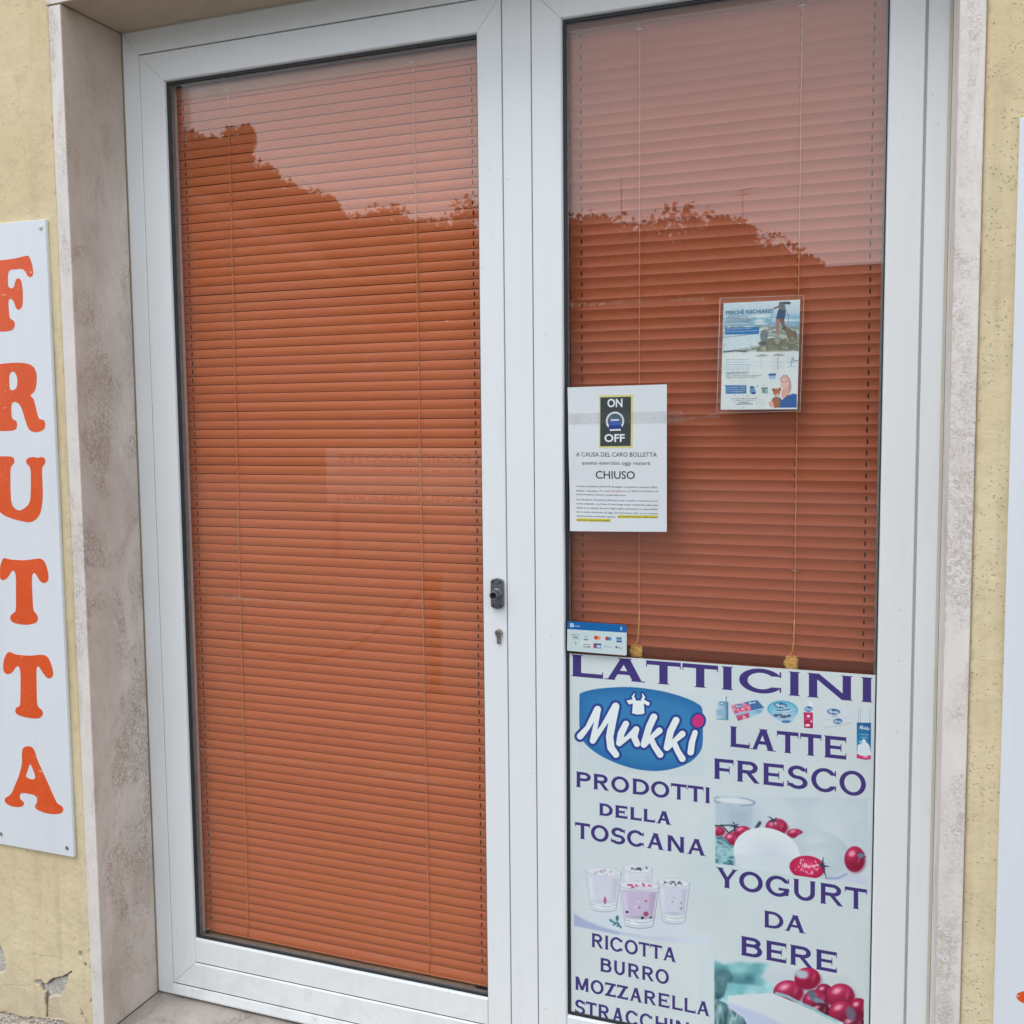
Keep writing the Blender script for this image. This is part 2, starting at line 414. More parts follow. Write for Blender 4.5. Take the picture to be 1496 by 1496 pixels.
def m_vinyl():
    m, n, l, p = mat_new('orange_vinyl'); v = objvec(n, l)
    chips = ramp(n, l, noise(n, l, objvec(n, l, (1, 1, 1.8)), 130, 3, 0.5, 1.0), 0.675, 0.695)
    area = ramp(n, l, noise(n, l, v, 9, 2), 0.47, 0.55)
    scr = ramp(n, l, noise(n, l, objvec(n, l, (5, 5, 40)), 8, 2, 0.5, 0.6), 0.775, 0.785)
    c = mixcol(n, l, ramp(n, l, noise(n, l, v, 12, 4), 0.3, 0.7), (0.74, 0.090, 0.013), (0.80, 0.105, 0.017))
    c = mixcol(n, l, mth(n, l, 'MULTIPLY', chips, area), c, (0.80, 0.74, 0.68))
    c = mixcol(n, l, mth(n, l, 'MULTIPLY', scr, 0.8), c, (0.80, 0.66, 0.58))
    l.new(c, p.inputs['Base Color']); p.inputs['Roughness'].default_value = 0.35
    return m
M_VINYL = m_vinyl()
M_PAPER = simple('white_paper', (0.70, 0.75, 0.79), 0.8, var=0.035, scale=9)
M_INK = simple('dark_ink', (0.025, 0.028, 0.05), 0.7)
M_INKRED = simple('red_ink', (0.45, 0.05, 0.08), 0.7)
M_INKBLUE = simple('blue_ink', (0.03, 0.25, 0.45), 0.7)
M_INKYEL = simple('yellow_highlight', (0.62, 0.55, 0.03), 0.8)
M_INKWHITE = simple('white_ink', (0.75, 0.80, 0.84), 0.6)
M_METAL = simple('grey_cast_metal', (0.17, 0.18, 0.19), 0.38, 0.7, var=0.25, scale=60, bump=0.0003)
M_METALD = simple('dark_socket', (0.02, 0.02, 0.022), 0.6)
M_NICKEL = simple('worn_nickel', (0.36, 0.33, 0.30), 0.34, 0.85, var=0.3, scale=120)
M_SCREWCAP = simple('white_screw_cap', (0.70, 0.73, 0.76), 0.4)

# ------------------------------------------------------------------ a small painter for flat print (photographs and lettering on posters)
class Art:
    def __init__(s, x0, x1, z0, z1, yp, res, base):
        s.x0, s.x1, s.z0, s.z1, s.yp = x0, x1, z0, z1, yp
        s.w, s.h = int(round((x1 - x0) / res)), int(round((z1 - z0) / res)); s.res = res
        X = x0 + (np.arange(s.w) + 0.5) * (x1 - x0) / s.w; Z = z0 + (np.arange(s.h) + 0.5) * (z1 - z0) / s.h
        XX, ZZ = np.meshgrid(X, Z)
        dx, dy, dz = XX - CAM.x, yp - CAM.y, ZZ - CAM.z
        dep = dx * FW.x + dy * FW.y + dz * FW.z
        s.px = (PCX + FOC * (dx * RT.x + dy * RT.y + dz * RT.z) / dep).astype(np.float32)
        s.py = (PCY - FOC * (dx * UP.x + dy * UP.y + dz * UP.z) / dep).astype(np.float32)
        s.img = np.ones((s.h, s.w, 3), np.float32) * np.array(base, np.float32)
        s.zoom(0, 0, 1); s.clip = None
    def zoom(s, ox, oy, k): s.ox, s.oy, s.k = ox, oy, k; return s
    def region(s, zx0, zx1, zy0, zy1):
        X, Z = [], []
        for a in (zx0, zx1):
            for b in (zy0, zy1):
                x, z = tr(s.ox + a / s.k, s.oy + b / s.k, s.yp); X.append(x); Z.append(z)
        i0 = max(0, int((min(X) - s.x0) / s.res) - 3); i1 = min(s.w, int((max(X) - s.x0) / s.res) + 4)
        j0 = max(0, int((min(Z) - s.z0) / s.res) - 3); j1 = min(s.h, int((max(Z) - s.z0) / s.res) + 4)
        if i1 <= i0 or j1 <= j0: return None
        sl = (slice(j0, j1), slice(i0, i1))
        return sl, (s.px[sl] - s.ox) * s.k, (s.py[sl] - s.oy) * s.k
    def blend(s, sl, cov, col, alpha=1.0):
        if s.clip is not None: cov = cov * s.clip[sl]
        c = np.asarray(col, np.float32)
        if c.ndim == 1: c = c[None, None, :]
        a = (np.clip(cov, 0, 1) * alpha)[..., None]
        s.img[sl] = s.img[sl] * (1 - a) + c * a
    def tex(s): return s.res * 720 * s.k
    def ell(s, cx, cy, rx, ry, col, ang=0, soft=None, alpha=1, c2=None, off=(0, 0), clip=None):
        soft = soft or s.tex() * 1.3; R_ = max(rx, ry) + soft * 2
        q = s.region(cx - R_, cx + R_, cy - R_, cy + R_)
        if q is None: return
        sl, x, y = q; ca, sa = math.cos(ang), math.sin(ang)
        u = (x - cx) * ca + (y - cy) * sa; v = -(x - cx) * sa + (y - cy) * ca
        d = (1 - np.sqrt((u / rx) ** 2 + (v / ry) ** 2 + 1e-9)) * min(rx, ry)
        cov = 0.5 + d / soft
        if clip is not None: cov = np.minimum(cov, clip(x, y))
        if c2 is not None:
            t = np.clip(np.sqrt(((u - off[0] * rx) / rx) ** 2 + ((v - off[1] * ry) / ry) ** 2), 0, 1)[..., None]
            col = np.array(col, np.float32) * (1 - t) + np.array(c2, np.float32) * t
        s.blend(sl, cov, col, alpha)
    def poly(s, pts, col, soft=None, alpha=1, c2=None, gdir=(0, 1), grow=0):
        soft = soft or s.tex() * 1.3; P = np.array(pts, float)
        m = soft * 2 + grow
        q = s.region(P[:, 0].min() - m, P[:, 0].max() + m, P[:, 1].min() - m, P[:, 1].max() + m)
        if q is None: return
        sl, x, y = q; ins = np.zeros(x.shape, bool); dist = np.full(x.shape, 1e9, np.float32)
        for i in range(len(P)):
            ax, ay = P[i]; bx, by = P[(i + 1) % len(P)]
            if ay != by:
                cnd = ((ay > y) != (by > y)) & (x < (bx - ax) * (y - ay) / (by - ay) + ax); ins ^= cnd
            L2 = (bx - ax) ** 2 + (by - ay) ** 2 + 1e-9
            t = np.clip(((x - ax) * (bx - ax) + (y - ay) * (by - ay)) / L2, 0, 1)
            dist = np.minimum(dist, np.hypot(x - ax - t * (bx - ax), y - ay - t * (by - ay)))
        d = np.where(ins, dist, -dist) + grow
        if c2 is not None:
            t = (x * gdir[0] + y * gdir[1]); lo = (P @ np.array(gdir)).min(); hi = (P @ np.array(gdir)).max()
            t = np.clip((t - lo) / (hi - lo + 1e-6), 0, 1)[..., None]
            col = np.array(col, np.float32) * (1 - t) + np.array(c2, np.float32) * t
        s.blend(sl, 0.5 + d / soft, col, alpha)
    def line(s, pts, r, col, soft=None, alpha=1, grow=0):
        soft = soft or s.tex() * 1.3; P = np.array([p[:2] for p in pts], float)
        rr = [p[2] if len(p) > 2 else r for p in pts]; m = max(rr) + soft * 2 + grow
        q = s.region(P[:, 0].min() - m, P[:, 0].max() + m, P[:, 1].min() - m, P[:, 1].max() + m)
        if q is None: return
        sl, x, y = q; d = np.full(x.shape, -1e9, np.float32)
        for i in range(len(P) - 1):
            ax, ay = P[i]; bx, by = P[i + 1]; L2 = (bx - ax) ** 2 + (by - ay) ** 2 + 1e-9
            t = np.clip(((x - ax) * (bx - ax) + (y - ay) * (by - ay)) / L2, 0, 1)
            d = np.maximum(d, rr[i] + (rr[i + 1] - rr[i]) * t - np.hypot(x - ax - t * (bx - ax), y - ay - t * (by - ay)))
        s.blend(sl, 0.5 + (d + grow) / soft, col, alpha)
    def texture(s, pts, cols, cell, soft=None, seed=0, stretch=(1, 1)):
        """blotchy patch of several colours inside an outline"""
        P = np.array(pts, float); q = s.region(P[:, 0].min(), P[:, 0].max(), P[:, 1].min(), P[:, 1].max())
        if q is None: return
        sl, x, y = q; rs = np.random.RandomState(seed); n = np.zeros(x.shape, np.float32); a = 1.0
        for o in range(3):
            g = rs.rand(64, 64).astype(np.float32); k = (2 ** o) / cell
            u, v = x * k / stretch[0] + 100, y * k / stretch[1] + 100; iu, iv = np.floor(u).astype(int), np.floor(v).astype(int)
            fu, fv = u - iu, v - iv; fu, fv = fu * fu * (3 - 2 * fu), fv * fv * (3 - 2 * fv)
            G = lambda i, j: g[j % 64, i % 64]
            n += a * ((G(iu, iv) * (1 - fu) + G(iu + 1, iv) * fu) * (1 - fv) + (G(iu, iv + 1) * (1 - fu) + G(iu + 1, iv + 1) * fu) * fv); a *= 0.55
        n = np.clip((n / 2.0 - 0.2) / 0.55, 0, 0.999) * (len(cols) - 1); C = np.array(cols, np.float32)
        i = n.astype(int); f = (n - i)[..., None]; col = C[i] * (1 - f) + C[np.minimum(i + 1, len(cols) - 1)] * f
        keep = s.img[sl].copy(); s.img[sl] = col; fill = s.img[sl].copy(); s.img[sl] = keep
        s._polyfill(pts, sl, fill, soft)
    def _polyfill(s, pts, sl, fill, soft):
        soft = soft or s.tex() * 1.3; P = np.array(pts, float); x = (s.px[sl] - s.ox) * s.k; y = (s.py[sl] - s.oy) * s.k
        ins = np.zeros(x.shape, bool); dist = np.full(x.shape, 1e9, np.float32)
        for i in range(len(P)):
            ax, ay = P[i]; bx, by = P[(i + 1) % len(P)]
            if ay != by: ins ^= ((ay > y) != (by > y)) & (x < (bx - ax) * (y - ay) / (by - ay) + ax)
            L2 = (bx - ax) ** 2 + (by - ay) ** 2 + 1e-9; t = np.clip(((x - ax) * (bx - ax) + (y - ay) * (by - ay)) / L2, 0, 1)
            dist = np.minimum(dist, np.hypot(x - ax - t * (bx - ax), y - ay - t * (by - ay)))
        s.blend(sl, 0.5 + np.where(ins, dist, -dist) / soft, fill)
    # -- lettering in a wide engraved roman with tiny serifs
    def word(s, glyphs, top, base, tv, th, col):
        """glyphs: (char, x0, x1) in zoom units; top/base: two points of the cap line and baseline"""
        (tx0, ty0), (tx1, ty1) = top; (bx0, by0), (bx1, by1) = base
        for ch, g0, g1 in glyphs:
            q = s.region(g0 - 4, g1 + 4, min(ty0, ty1) - 6, max(by0, by1) + 6)
            if q is None: continue
            sl, x, y = q
            T = ty0 + (x - tx0) * (ty1 - ty0) / (tx1 - tx0); B = by0 + (x - bx0) * (by1 - by0) / (bx1 - bx0)
            H = float(np.mean(B - T)); b = (B - y) / (B - T) * H; a = x - g0
            d = glyph_sd(ch, a, b, g1 - g0, H, tv, th); s.blend(sl, 0.5 + d / (s.tex() * 1.2), col)
    def save(s, name, gain=1.0):
        v = np.clip(s.img / 255.0, 0, 1)
        L = np.where(v <= 0.04045, v / 12.92, ((v + 0.055) / 1.055) ** 2.4) * gain
        L = np.clip(L, 0, 0.92)
        v = np.where(L <= 0.0031308, L * 12.92, 1.055 * L ** (1 / 2.4) - 0.055)
        im = bpy.data.images.new(name, s.w, s.h, alpha=False)
        buf = np.ones((s.h, s.w, 4), np.float32); buf[..., :3] = v
        im.pixels.foreach_set(buf.ravel()); im.update(); im.pack()
        return im

def glyph_sd(ch, a, b, w, H, tv, th):
    sf = tv * 0.16; sh = th * 0.22; parts = []
    def rect(x0, x1, y0, y1): parts.append(np.minimum(np.minimum(a - x0, x1 - a), np.minimum(b - y0, y1 - b)))
    def dia(xb, xt, wd, y0, y1):
        t = (b - y0) / (y1 - y0); cx = xb + (xt - xb) * t; k = (y1 - y0) / math.hypot(y1 - y0, xt - xb)
        parts.append(np.minimum((wd / 2 - np.abs(a - cx)) * k, np.minimum(b - y0, y1 - b)))
    def ring(cx, cy, rx, ry, cut=None):
        o = (1 - np.sqrt(((a - cx) / rx) ** 2 + ((b - cy) / ry) ** 2)) * min(rx, ry)
        ix, iy = max(rx - tv, 1), max(ry - th, 1)
        i = (np.sqrt(((a - cx) / ix) ** 2 + ((b - cy) / iy) ** 2) - 1) * min(ix, iy)
        d = np.minimum(o, i)
        if cut is not None: d = np.minimum(d, cut)
        parts.append(d)
    def stem(x0, y0=0, y1=H, t=1, bt=1):
        rect(x0, x0 + tv, y0, y1)
        if t: rect(x0 - sf, x0 + tv + sf, y1 - sh, y1)
        if bt: rect(x0 - sf, x0 + tv + sf, y0, y0 + sh)
    tick = H * 0.10
    def arm(y0, y1, x1, up=0, dn=0):
        rect(sf, x1, y0, y1)
        if up or dn: rect(x1 - sh, x1, y0 - (tick if dn else 0), y1 + (tick if up else 0))
    if ch == 'I': stem((w - tv) / 2)
    elif ch == 'L': stem(sf); arm(0, th, w, up=1)
    elif ch == 'E': stem(sf); arm(0, th, w, up=1); arm(H - th, H, w, dn=1); arm(H * 0.5 - th * 0.45, H * 0.5 + th * 0.45, w * 0.78, 1, 1)
    elif ch == 'F': stem(sf); arm(H - th, H, w, dn=1); arm(H * 0.48 - th * 0.45, H * 0.48 + th * 0.45, w * 0.80, 1, 1)
    elif ch == 'T':
        rect(0, w, H - th, H); rect(0, sh, H - th - tick, H); rect(w - sh, w, H - th - tick, H); stem((w - tv) / 2, t=0)
    elif ch == 'A':
        m = w * 0.5; dia(tv * 0.75, m - tv * 0.08, tv * 0.80, 0, H); dia(w - tv * 0.95, m + tv * 0.02, tv * 1.12, 0, H)
        rect(w * 0.24, w * 0.76, H * 0.27, H * 0.27 + th * 0.9); rect(0, tv * 1.3, 0, sh); rect(w - tv * 1.7, w, 0, sh); rect(m - tv * .8, m + tv * .8, H - sh, H)
    elif ch == 'N': stem(sf); stem(w - tv - sf); dia(w - tv * 0.7, tv * 0.8, tv * 1.15, 0, H)
    elif ch == 'M': stem(sf); stem(w - tv - sf); dia(w * 0.5, tv * 0.8, tv, 0.05 * H, H); dia(w * 0.5, w - tv * 0.8, tv, 0.05 * H, H)
    elif ch == 'Z': rect(0, w, 0, th); rect(0, w, H - th, H); dia(tv * 0.75, w - tv * 0.75, tv * 1.2, 0, H); rect(w - sh, w, 0, th + tick); rect(0, sh, H - th - tick, H)
    elif ch == 'Y': stem((w - tv) / 2, 0, H * 0.5, t=0); dia(w * 0.5, tv * 0.7, tv * 1.05, H * 0.4, H); dia(w * 0.5, w - tv * 0.6, tv * 0.8, H * 0.4, H); rect(0, tv * 1.6, H - sh, H); rect(w - tv * 1.3, w, H - sh, H)
    elif ch == 'U':
        stem(sf, H * 0.4, H, bt=0); stem(w - tv - sf, H * 0.4, H, bt=0); ring(w / 2, H * 0.42, w / 2 - sf, H * 0.43, cut=H * 0.42 - b)
    elif ch == 'H': stem(sf); stem(w - tv - sf); rect(tv, w - tv, H * 0.45, H * 0.45 + th)
    elif ch == 'O': ring(w / 2, H / 2, w / 2, H * 0.52)
    elif ch in 'CG':
        cx = w * 0.52; gap = H * (0.23 if ch == 'C' else 0.20)
        ring(cx, H / 2, cx, H * 0.52, cut=np.maximum(cx + w * 0.22 - a, np.abs(b - H / 2) - gap)); rect(w - sh * 2, w - sh * .3, H * 0.70, H * 0.93)
        if ch == 'C': rect(w - sh * 2, w - sh * .3, H * 0.07, H * 0.28)
        else: rect(w - tv - sf, w - sf, H * 0.08, H * 0.44); rect(w * 0.55, w, H * 0.44 - th * 0.8, H * 0.44)
    elif ch == 'D':
        stem(sf); cx = w * 0.42; rect(sf, cx, 0, th); rect(sf, cx, H - th, H); ring(cx, H / 2, w - cx, H / 2, cut=a - cx)
    elif ch in 'PR':
        stem(sf); cx = w * 0.55; y0 = H * 0.42; rect(sf, cx, y0, y0 + th); rect(sf, cx, H - th, H); ring(cx, (y0 + H) / 2, (w * 0.92 if ch == 'R' else w) - cx, (H - y0) / 2, cut=a - cx)
        if ch == 'R': dia(w - tv * 0.55, w * 0.50, tv * 1.1, 0, H * 0.46); rect(w - tv * 1.1, w, 0, sh)
    elif ch == 'B':
        stem(sf); cx = w * 0.55; y0 = H * 0.49
        rect(sf, cx, 0, th); rect(sf, cx, H - th, H); rect(sf, cx, y0, y0 + th)
        ring(cx, (y0 + H) / 2, w * 0.93 - cx, (H - y0) / 2, cut=a - cx); ring(cx, (y0 + th) / 2, w - cx, (y0 + th) / 2, cut=a - cx)
    elif ch == 'S':
        ry = H * 0.26 + th / 4; ct = H * 1.02 - ry; cb = -H * 0.02 + ry; m = w / 2
        ring(m, ct, w * 0.47, ry, cut=np.maximum(m - a, b - ct - H * 0.06)); ring(m, cb, w * 0.5, ry, cut=np.maximum(a - m, cb - H * 0.06 - b))
        rect(w - sh * 2.4, w - sh * .6, H * 0.72, H * 0.95); rect(0, sh * 1.8, H * 0.06, H * 0.30)
    d = parts[0]
    for q in parts[1:]: d = np.maximum(d, q)
    return d

def m_print(name, im, rough=0.45):
    m, n, l, p = mat_new(name)
    t = n.new('ShaderNodeTexImage'); t.image = im; t.extension = 'EXTEND'
    uv = n.new('ShaderNodeUVMap'); uv.uv_map = 'UVMap'; l.new(uv.outputs['UV'], t.inputs['Vector'])
    v = objvec(n, l); g = ramp(n, l, noise(n, l, v, 6, 5), 0.3, 0.7, 0.965, 1.03)
    s = n.new('ShaderNodeVectorMath'); s.operation = 'SCALE'; l.new(t.outputs['Color'], s.inputs[0]); l.new(g, s.inputs['Scale'])
    l.new(s.outputs['Vector'], p.inputs['Base Color']); p.inputs['Roughness'].default_value = rough; p.inputs['Specular IOR Level'].default_value = 0.4
    return m

def print_sheet(name, art, corners, y, thick, mat, parent=None, nx=14, nz=18, warp=None):
    """thin sheet with its print: corners tl,tr,bl,br as (X,Z); UV from world position on the art's rectangle"""
    tl, trr, bl, br = [np.array(c) for c in corners]; V = []; F = []; off = wloc(parent) if parent else Vector((0, 0, 0))
    for side in (0, 1):
        for j in range(nz + 1):
            for i in range(nx + 1):
                u, v = i / nx, j / nz; p = (bl * (1 - u) + br * u) * (1 - v) + (tl * (1 - u) + trr * u) * v
                yy = y + (warp(p[0], p[1]) if warp else 0) + (thick if side else 0); V.append((p[0] - off.x, yy - off.y, p[1] - off.z))
    N = (nx + 1) * (nz + 1)
    for j in range(nz):
        for i in range(nx):
            a = j * (nx + 1) + i; F.append((a, a + 1, a + nx + 2, a + nx + 1)); F.append((N + a, N + a + nx + 1, N + a + nx + 2, N + a + 1))
    edge = [i for i in range(nx + 1)] + [j * (nx + 1) + nx for j in range(1, nz + 1)] + [nz * (nx + 1) + i for i in range(nx - 1, -1, -1)] + [j * (nx + 1) for j in range(nz - 1, 0, -1)]
    for k in range(len(edge)):
        a, b = edge[k], edge[(k + 1) % len(edge)]; F.append((b, a, N + a, N + b))
    me = bpy.data.meshes.new(name); me.from_pydata(V, [], F); me.update(); me.materials.append(mat)
    if art is not None:
        uvl = me.uv_layers.new(name='UVMap')
        for lp in me.loops:
            co = me.vertices[lp.vertex_index].co
            uvl.data[lp.index].uv = ((co.x + off.x - art.x0) / (art.x1 - art.x0), (co.z + off.z - art.z0) / (art.z1 - art.z0))
    return link(bpy.data.objects.new(name, me), parent)

# ================================================================== STRUCTURE
YS, YP = -0.191, -0.186                      # stone front, plaster front (door leaves lie at Y = 0)
ground = put('pavement', [(-60, -90, -0.115), (60, -90, -0.115), (60, 1.0, -0.115), (-60, 1.0, -0.115)], [(0, 1, 2, 3)],
             simple('grey_asphalt', (0.17, 0.168, 0.163), 0.9, var=0.25, scale=25, bump=0.004, bscale=90))
tag(ground, 'grey asphalt pavement and street in front of the shop', kind='structure')

# ---- building wall
wall = empty('shop_wall', (-0.5, 0, 0)); tag(wall, 'yellow plastered shop wall around the glazed door', 'wall')
OX0, OX1, OZT = -0.036, 1.861, 2.42          # hole in the wall that the stone surround fills
GX0, GX1, GZ1 = -0.36, 1.995, 2.47           # limits of the finely modelled plaster
def hnoise(x, z, seed=0):
    return (math.sin(x * 41 + seed) * math.sin(z * 33 + seed * 2) + 0.6 * math.sin(x * 97 + z * 31 + seed) * math.sin(z * 83 - x * 45) + 0.3 * math.sin(x * 190 + z * 141)) * 0.5
bm = bmesh.new()
for a in ((-7.0, GX0, -0.3, 4.2), (GX0, 2.6, GZ1, 4.2), (2.6, 8.0, -0.3, 4.2)): bm_box(bm, a[0], a[1], YP, 0.12, a[2], a[3])
bm_box(bm, GX0, OX0 - 0.0, YP + 0.02, 0.12, -0.3, GZ1); bm_box(bm, OX1, 2.6, YP + 0.02, 0.12, -0.3, GZ1); bm_box(bm, OX0, OX1, YP + 0.02, 0.12, OZT, GZ1)
put_bm('masonry', bm, M_PLASTER, wall)

Kz = 8.311
def pz(pts): return [tr(x / Kz, 1330 + y / Kz, YP) for x, y in pts]
CHIPS = [pz([(425, 848), (450, 838), (478, 845), (505, 850), (560, 893), (600, 862), (650, 828), (700, 815), (760, 803), (800, 780), (868, 738), (840, 768), (825, 800), (815, 870), (790, 930), (765, 985), (735, 1050), (660, 1045), (590, 1058), (565, 1015), (540, 985), (500, 930), (470, 905), (440, 900), (425, 875)]),
         pz([(-60, 380), (0, 430), (22, 470), (45, 560), (66, 600), (68, 700), (55, 745), (20, 752), (-60, 760)]),
         pz([(962, 1192), (985, 1225), (1010, 1275), (1070, 1380), (1045, 1390), (1000, 1310), (975, 1250)]),
         pz([(958, 500), (985, 500), (990, 540), (985, 570), (965, 570), (955, 540)]),
         pz([(1095, 1085), (1115, 1085), (1112, 1125), (1092, 1130)]),
         pz([(-300, 980), (-120, 990), (-50, 1090), (-80, 1240), (-300, 1240)])]
CRACKS = [pz([(552, 990), (585, 1040), (582, 1180), (578, 1300), (552, 1305), (562, 1200), (545, 1130), (545, 1040)]),
          pz([(478, 905), (505, 900), (535, 985), (522, 990)]), pz([(1022, 640), (1045, 640), (1050, 668), (1030, 675)]), pz([(820, 768), (872, 735), (875, 742), (825, 790)]),
          pz([(560, 895), (650, 826), (760, 802), (800, 780), (800, 788), (765, 812), (655, 838), (568, 902)])]
TAN = [pz([(590, 1058), (735, 1050), (715, 1130), (735, 1240), (755, 1330), (580, 1320), (592, 1180)])]
HAIR = [pz([(-300, 930), (0, 912), (150, 903), (300, 915), (385, 905)]), pz([(0, 910), (100, 912), (170, 640), (60, 640)])[:0] or pz([(725, 1050), (715, 1120), (735, 1240), (750, 1340)]), pz([(350, 500), (480, 545), (640, 560), (760, 590)])]
def in_poly(P, x, z):
    ins = np.zeros(x.shape, bool); dist = np.full(x.shape, 9.0)
    for i in range(len(P)):
        ax, az = P[i]; bx, bz = P[(i + 1) % len(P)]
        if az != bz: ins ^= ((az > z) != (bz > z)) & (x < (bx - ax) * (z - az) / (bz - az) + ax)
        L2 = (bx - ax) ** 2 + (bz - az) ** 2 + 1e-12; t = np.clip(((x - ax) * (bx - ax) + (z - az) * (bz - az)) / L2, 0, 1)
        dist = np.minimum(dist, np.hypot(x - ax - t * (bx - ax), z - az - t * (bz - az)))
    return np.where(ins, dist, -dist)
def vnoise(x, z, cell, seed):
    g = np.random.RandomState(seed).rand(97, 89); u, v = x / cell + 500, z / cell + 500
    iu, iv = np.floor(u).astype(int), np.floor(v).astype(int); fu, fv = u - iu, v - iv; fu, fv = fu * fu * (3 - 2 * fu), fv * fv * (3 - 2 * fv)
    G = lambda i, j: g[j % 97, i % 89]
    return (G(iu, iv) * (1 - fu) + G(iu + 1, iv) * fu) * (1 - fv) + (G(iu, iv + 1) * (1 - fu) + G(iu + 1, iv + 1) * fu) * fv
def plaster_patch(name, x0, x1, z0, z1, step, damaged, ragged):
    nx, nz = max(2, int((x1 - x0) / step)), max(2, int((z1 - z0) / step))
    X, Z = np.meshgrid(np.linspace(x0, x1, nx + 1), np.linspace(z0, z1, nz + 1))
    Y = np.full(X.shape, YP) + (vnoise(X, Z, .09, 3) - .5) * .0026 + (vnoise(X, Z, .031, 5) - .5) * .0009 + (vnoise(X, Z, .009, 8) - .5) * .0006
    col = np.zeros(X.shape + (4,)); col[..., 3] = 1
    if damaged:
        wx = (vnoise(X, Z, .006, 21) - .5) * .0035; wz = (vnoise(X, Z, .006, 22) - .5) * .0035
        for P in CHIPS:
            d = in_poly(P, X + wx, Z + wz); k = np.clip(d / .0016 + .5, 0, 1); Y += k * (.0055 + vnoise(X, Z, .005, 9) * .002); col[..., 0] = np.maximum(col[..., 0], k)
        for P in CRACKS:
            d = in_poly(P, X + wx * .5, Z + wz * .5); k = np.clip(d / .0012 + .6, 0, 1); Y += k * .007; col[..., 1] = np.maximum(col[..., 1], k)
        for P in TAN:
            k = np.clip(in_poly(P, X + wx, Z + wz) / .002 + .5, 0, 1); Y += k * .002; col[..., 2] = np.maximum(col[..., 2], k)
        for P in HAIR:
            dist = np.full(X.shape, 9.0)
            for i in range(len(P) - 1):
                ax, az = P[i]; bx, bz = P[i + 1]; L2 = (bx - ax) ** 2 + (bz - az) ** 2
                t = np.clip(((X + wx - ax) * (bx - ax) + (Z + wz - az) * (bz - az)) / L2, 0, 1); dist = np.minimum(dist, np.hypot(X + wx - ax - t * (bx - ax), Z + wz - az - t * (bz - az)))
            k = np.clip(1 - dist / .0012, 0, 1) * .55; Y += k * .001; col[..., 1] = np.maximum(col[..., 1], k)
        # rubble below the crumbled lower edge
        P = pz([(-700, 1235), (0, 1238), (150, 1262), (340, 1305), (480, 1300), (560, 1318), (760, 1350), (900, 1400), (900, 1700), (-700, 1700)])
        d = in_poly(P, X + wx * 2, Z + wz * 2); k = np.clip(d / .002 + .5, 0, 1)
        Y += k * (vnoise(X, Z, .007, 31) * .010 + vnoise(X, Z, .003, 33) * .004 - .004); col[..., 0] = np.maximum(col[..., 0], k)
        k2 = np.clip(1 - np.abs(d - .0015) / .0025, 0, 1) * (vnoise(X, Z, .009, 41) > .35); col[..., 1] = np.maximum(col[..., 1], k2 * .95); Y += k2 * .006
        dirt = np.clip((.10 - Z) / .16, 0, 1) * vnoise(X, Z, .03, 51); col[..., 2] = np.maximum(col[..., 2], np.clip(dirt * 1.1, 0, .7))
    # crumbly edge against the stone
    for xe in ragged:
        e = np.abs(X - xe); k = np.clip(1 - e / (.0015 + .006 * np.clip(vnoise(X * 0 + 1, Z, .02, 61) - .45, 0, 1) * 2 + .002 * vnoise(X, Z, .005, 62)), 0, 1)
        Y += k * .006; col[..., 2] = np.maximum(col[..., 2], k * .6)
    V = np.stack([X, Y, Z], -1).reshape(-1, 3) - np.array([wloc(wall).x, 0, 0])
    idx = np.arange((nx + 1) * (nz + 1)).reshape(nz + 1, nx + 1)
    F = np.stack([idx[:-1, :-1], idx[:-1, 1:], idx[1:, 1:], idx[1:, :-1]], -1).reshape(-1, 4)
    me = bpy.data.meshes.new(name); me.from_pydata(V.tolist(), [], F.tolist()); me.update()
    ca = me.color_attributes.new(name='damage', type='FLOAT_COLOR', domain='POINT'); ca.data.foreach_set('color', col.reshape(-1).astype(np.float32))
    me.polygons.foreach_set('use_smooth', [True] * len(me.polygons)); me.materials.append(M_PLASTER)
    return link(bpy.data.objects.new(name, me), wall)
o = plaster_patch('plaster_coat', GX0, OX0, -0.115, 0.40, .00135, True, (OX0,)); tag(o, 'chipped and cracked plaster at the foot of the wall')
plaster_patch('plaster_coat', GX0, OX0, 0.40, GZ1, .0035, False, (OX0,))
plaster_patch('plaster_coat', OX1, GX1 + .6, -0.115, GZ1, .0045, False, (OX1,))
put('plaster_coat', [(OX0, YP, OZT), (OX1, YP, OZT), (OX1, YP, GZ1), (OX0, YP, GZ1)], [(0, 1, 2, 3)], M_PLASTER, wall)

# ---- stone surround of the doorway
def stone_block(name, x0, x1, y0, y1, z0, z1, mats, parent, bev=.0015, facepick=None):
    bm = bmesh.new(); bm_box(bm, x0, x1, y0, y1, z0, z1, bev)
    me_off = -wloc(parent); bmesh.ops.translate(bm, verts=bm.verts, vec=me_off)
    me = bpy.data.meshes.new(name); bm.to_mesh(me); bm.free()
    for m in mats: me.materials.append(m)
    for p in me.polygons: p.material_index = facepick(p.normal) if facepick else 0
    return link(bpy.data.objects.new(name, me), parent)
surround = empty('stone_surround', (0.911, -0.1, -0.03)); tag(surround, 'pale stone surround lining the recessed doorway', 'door surround')
fp = lambda nrm: 1 if abs(nrm.x) > 0.5 else 0
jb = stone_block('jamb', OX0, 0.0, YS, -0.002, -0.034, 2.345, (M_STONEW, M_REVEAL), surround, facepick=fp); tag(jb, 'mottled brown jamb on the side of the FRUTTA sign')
jb = stone_block('jamb', 1.8222, OX1, YS, -0.002, -0.034, 2.345, (M_STONEW, M_STONEW), surround)
for i in range(1, 2): pass
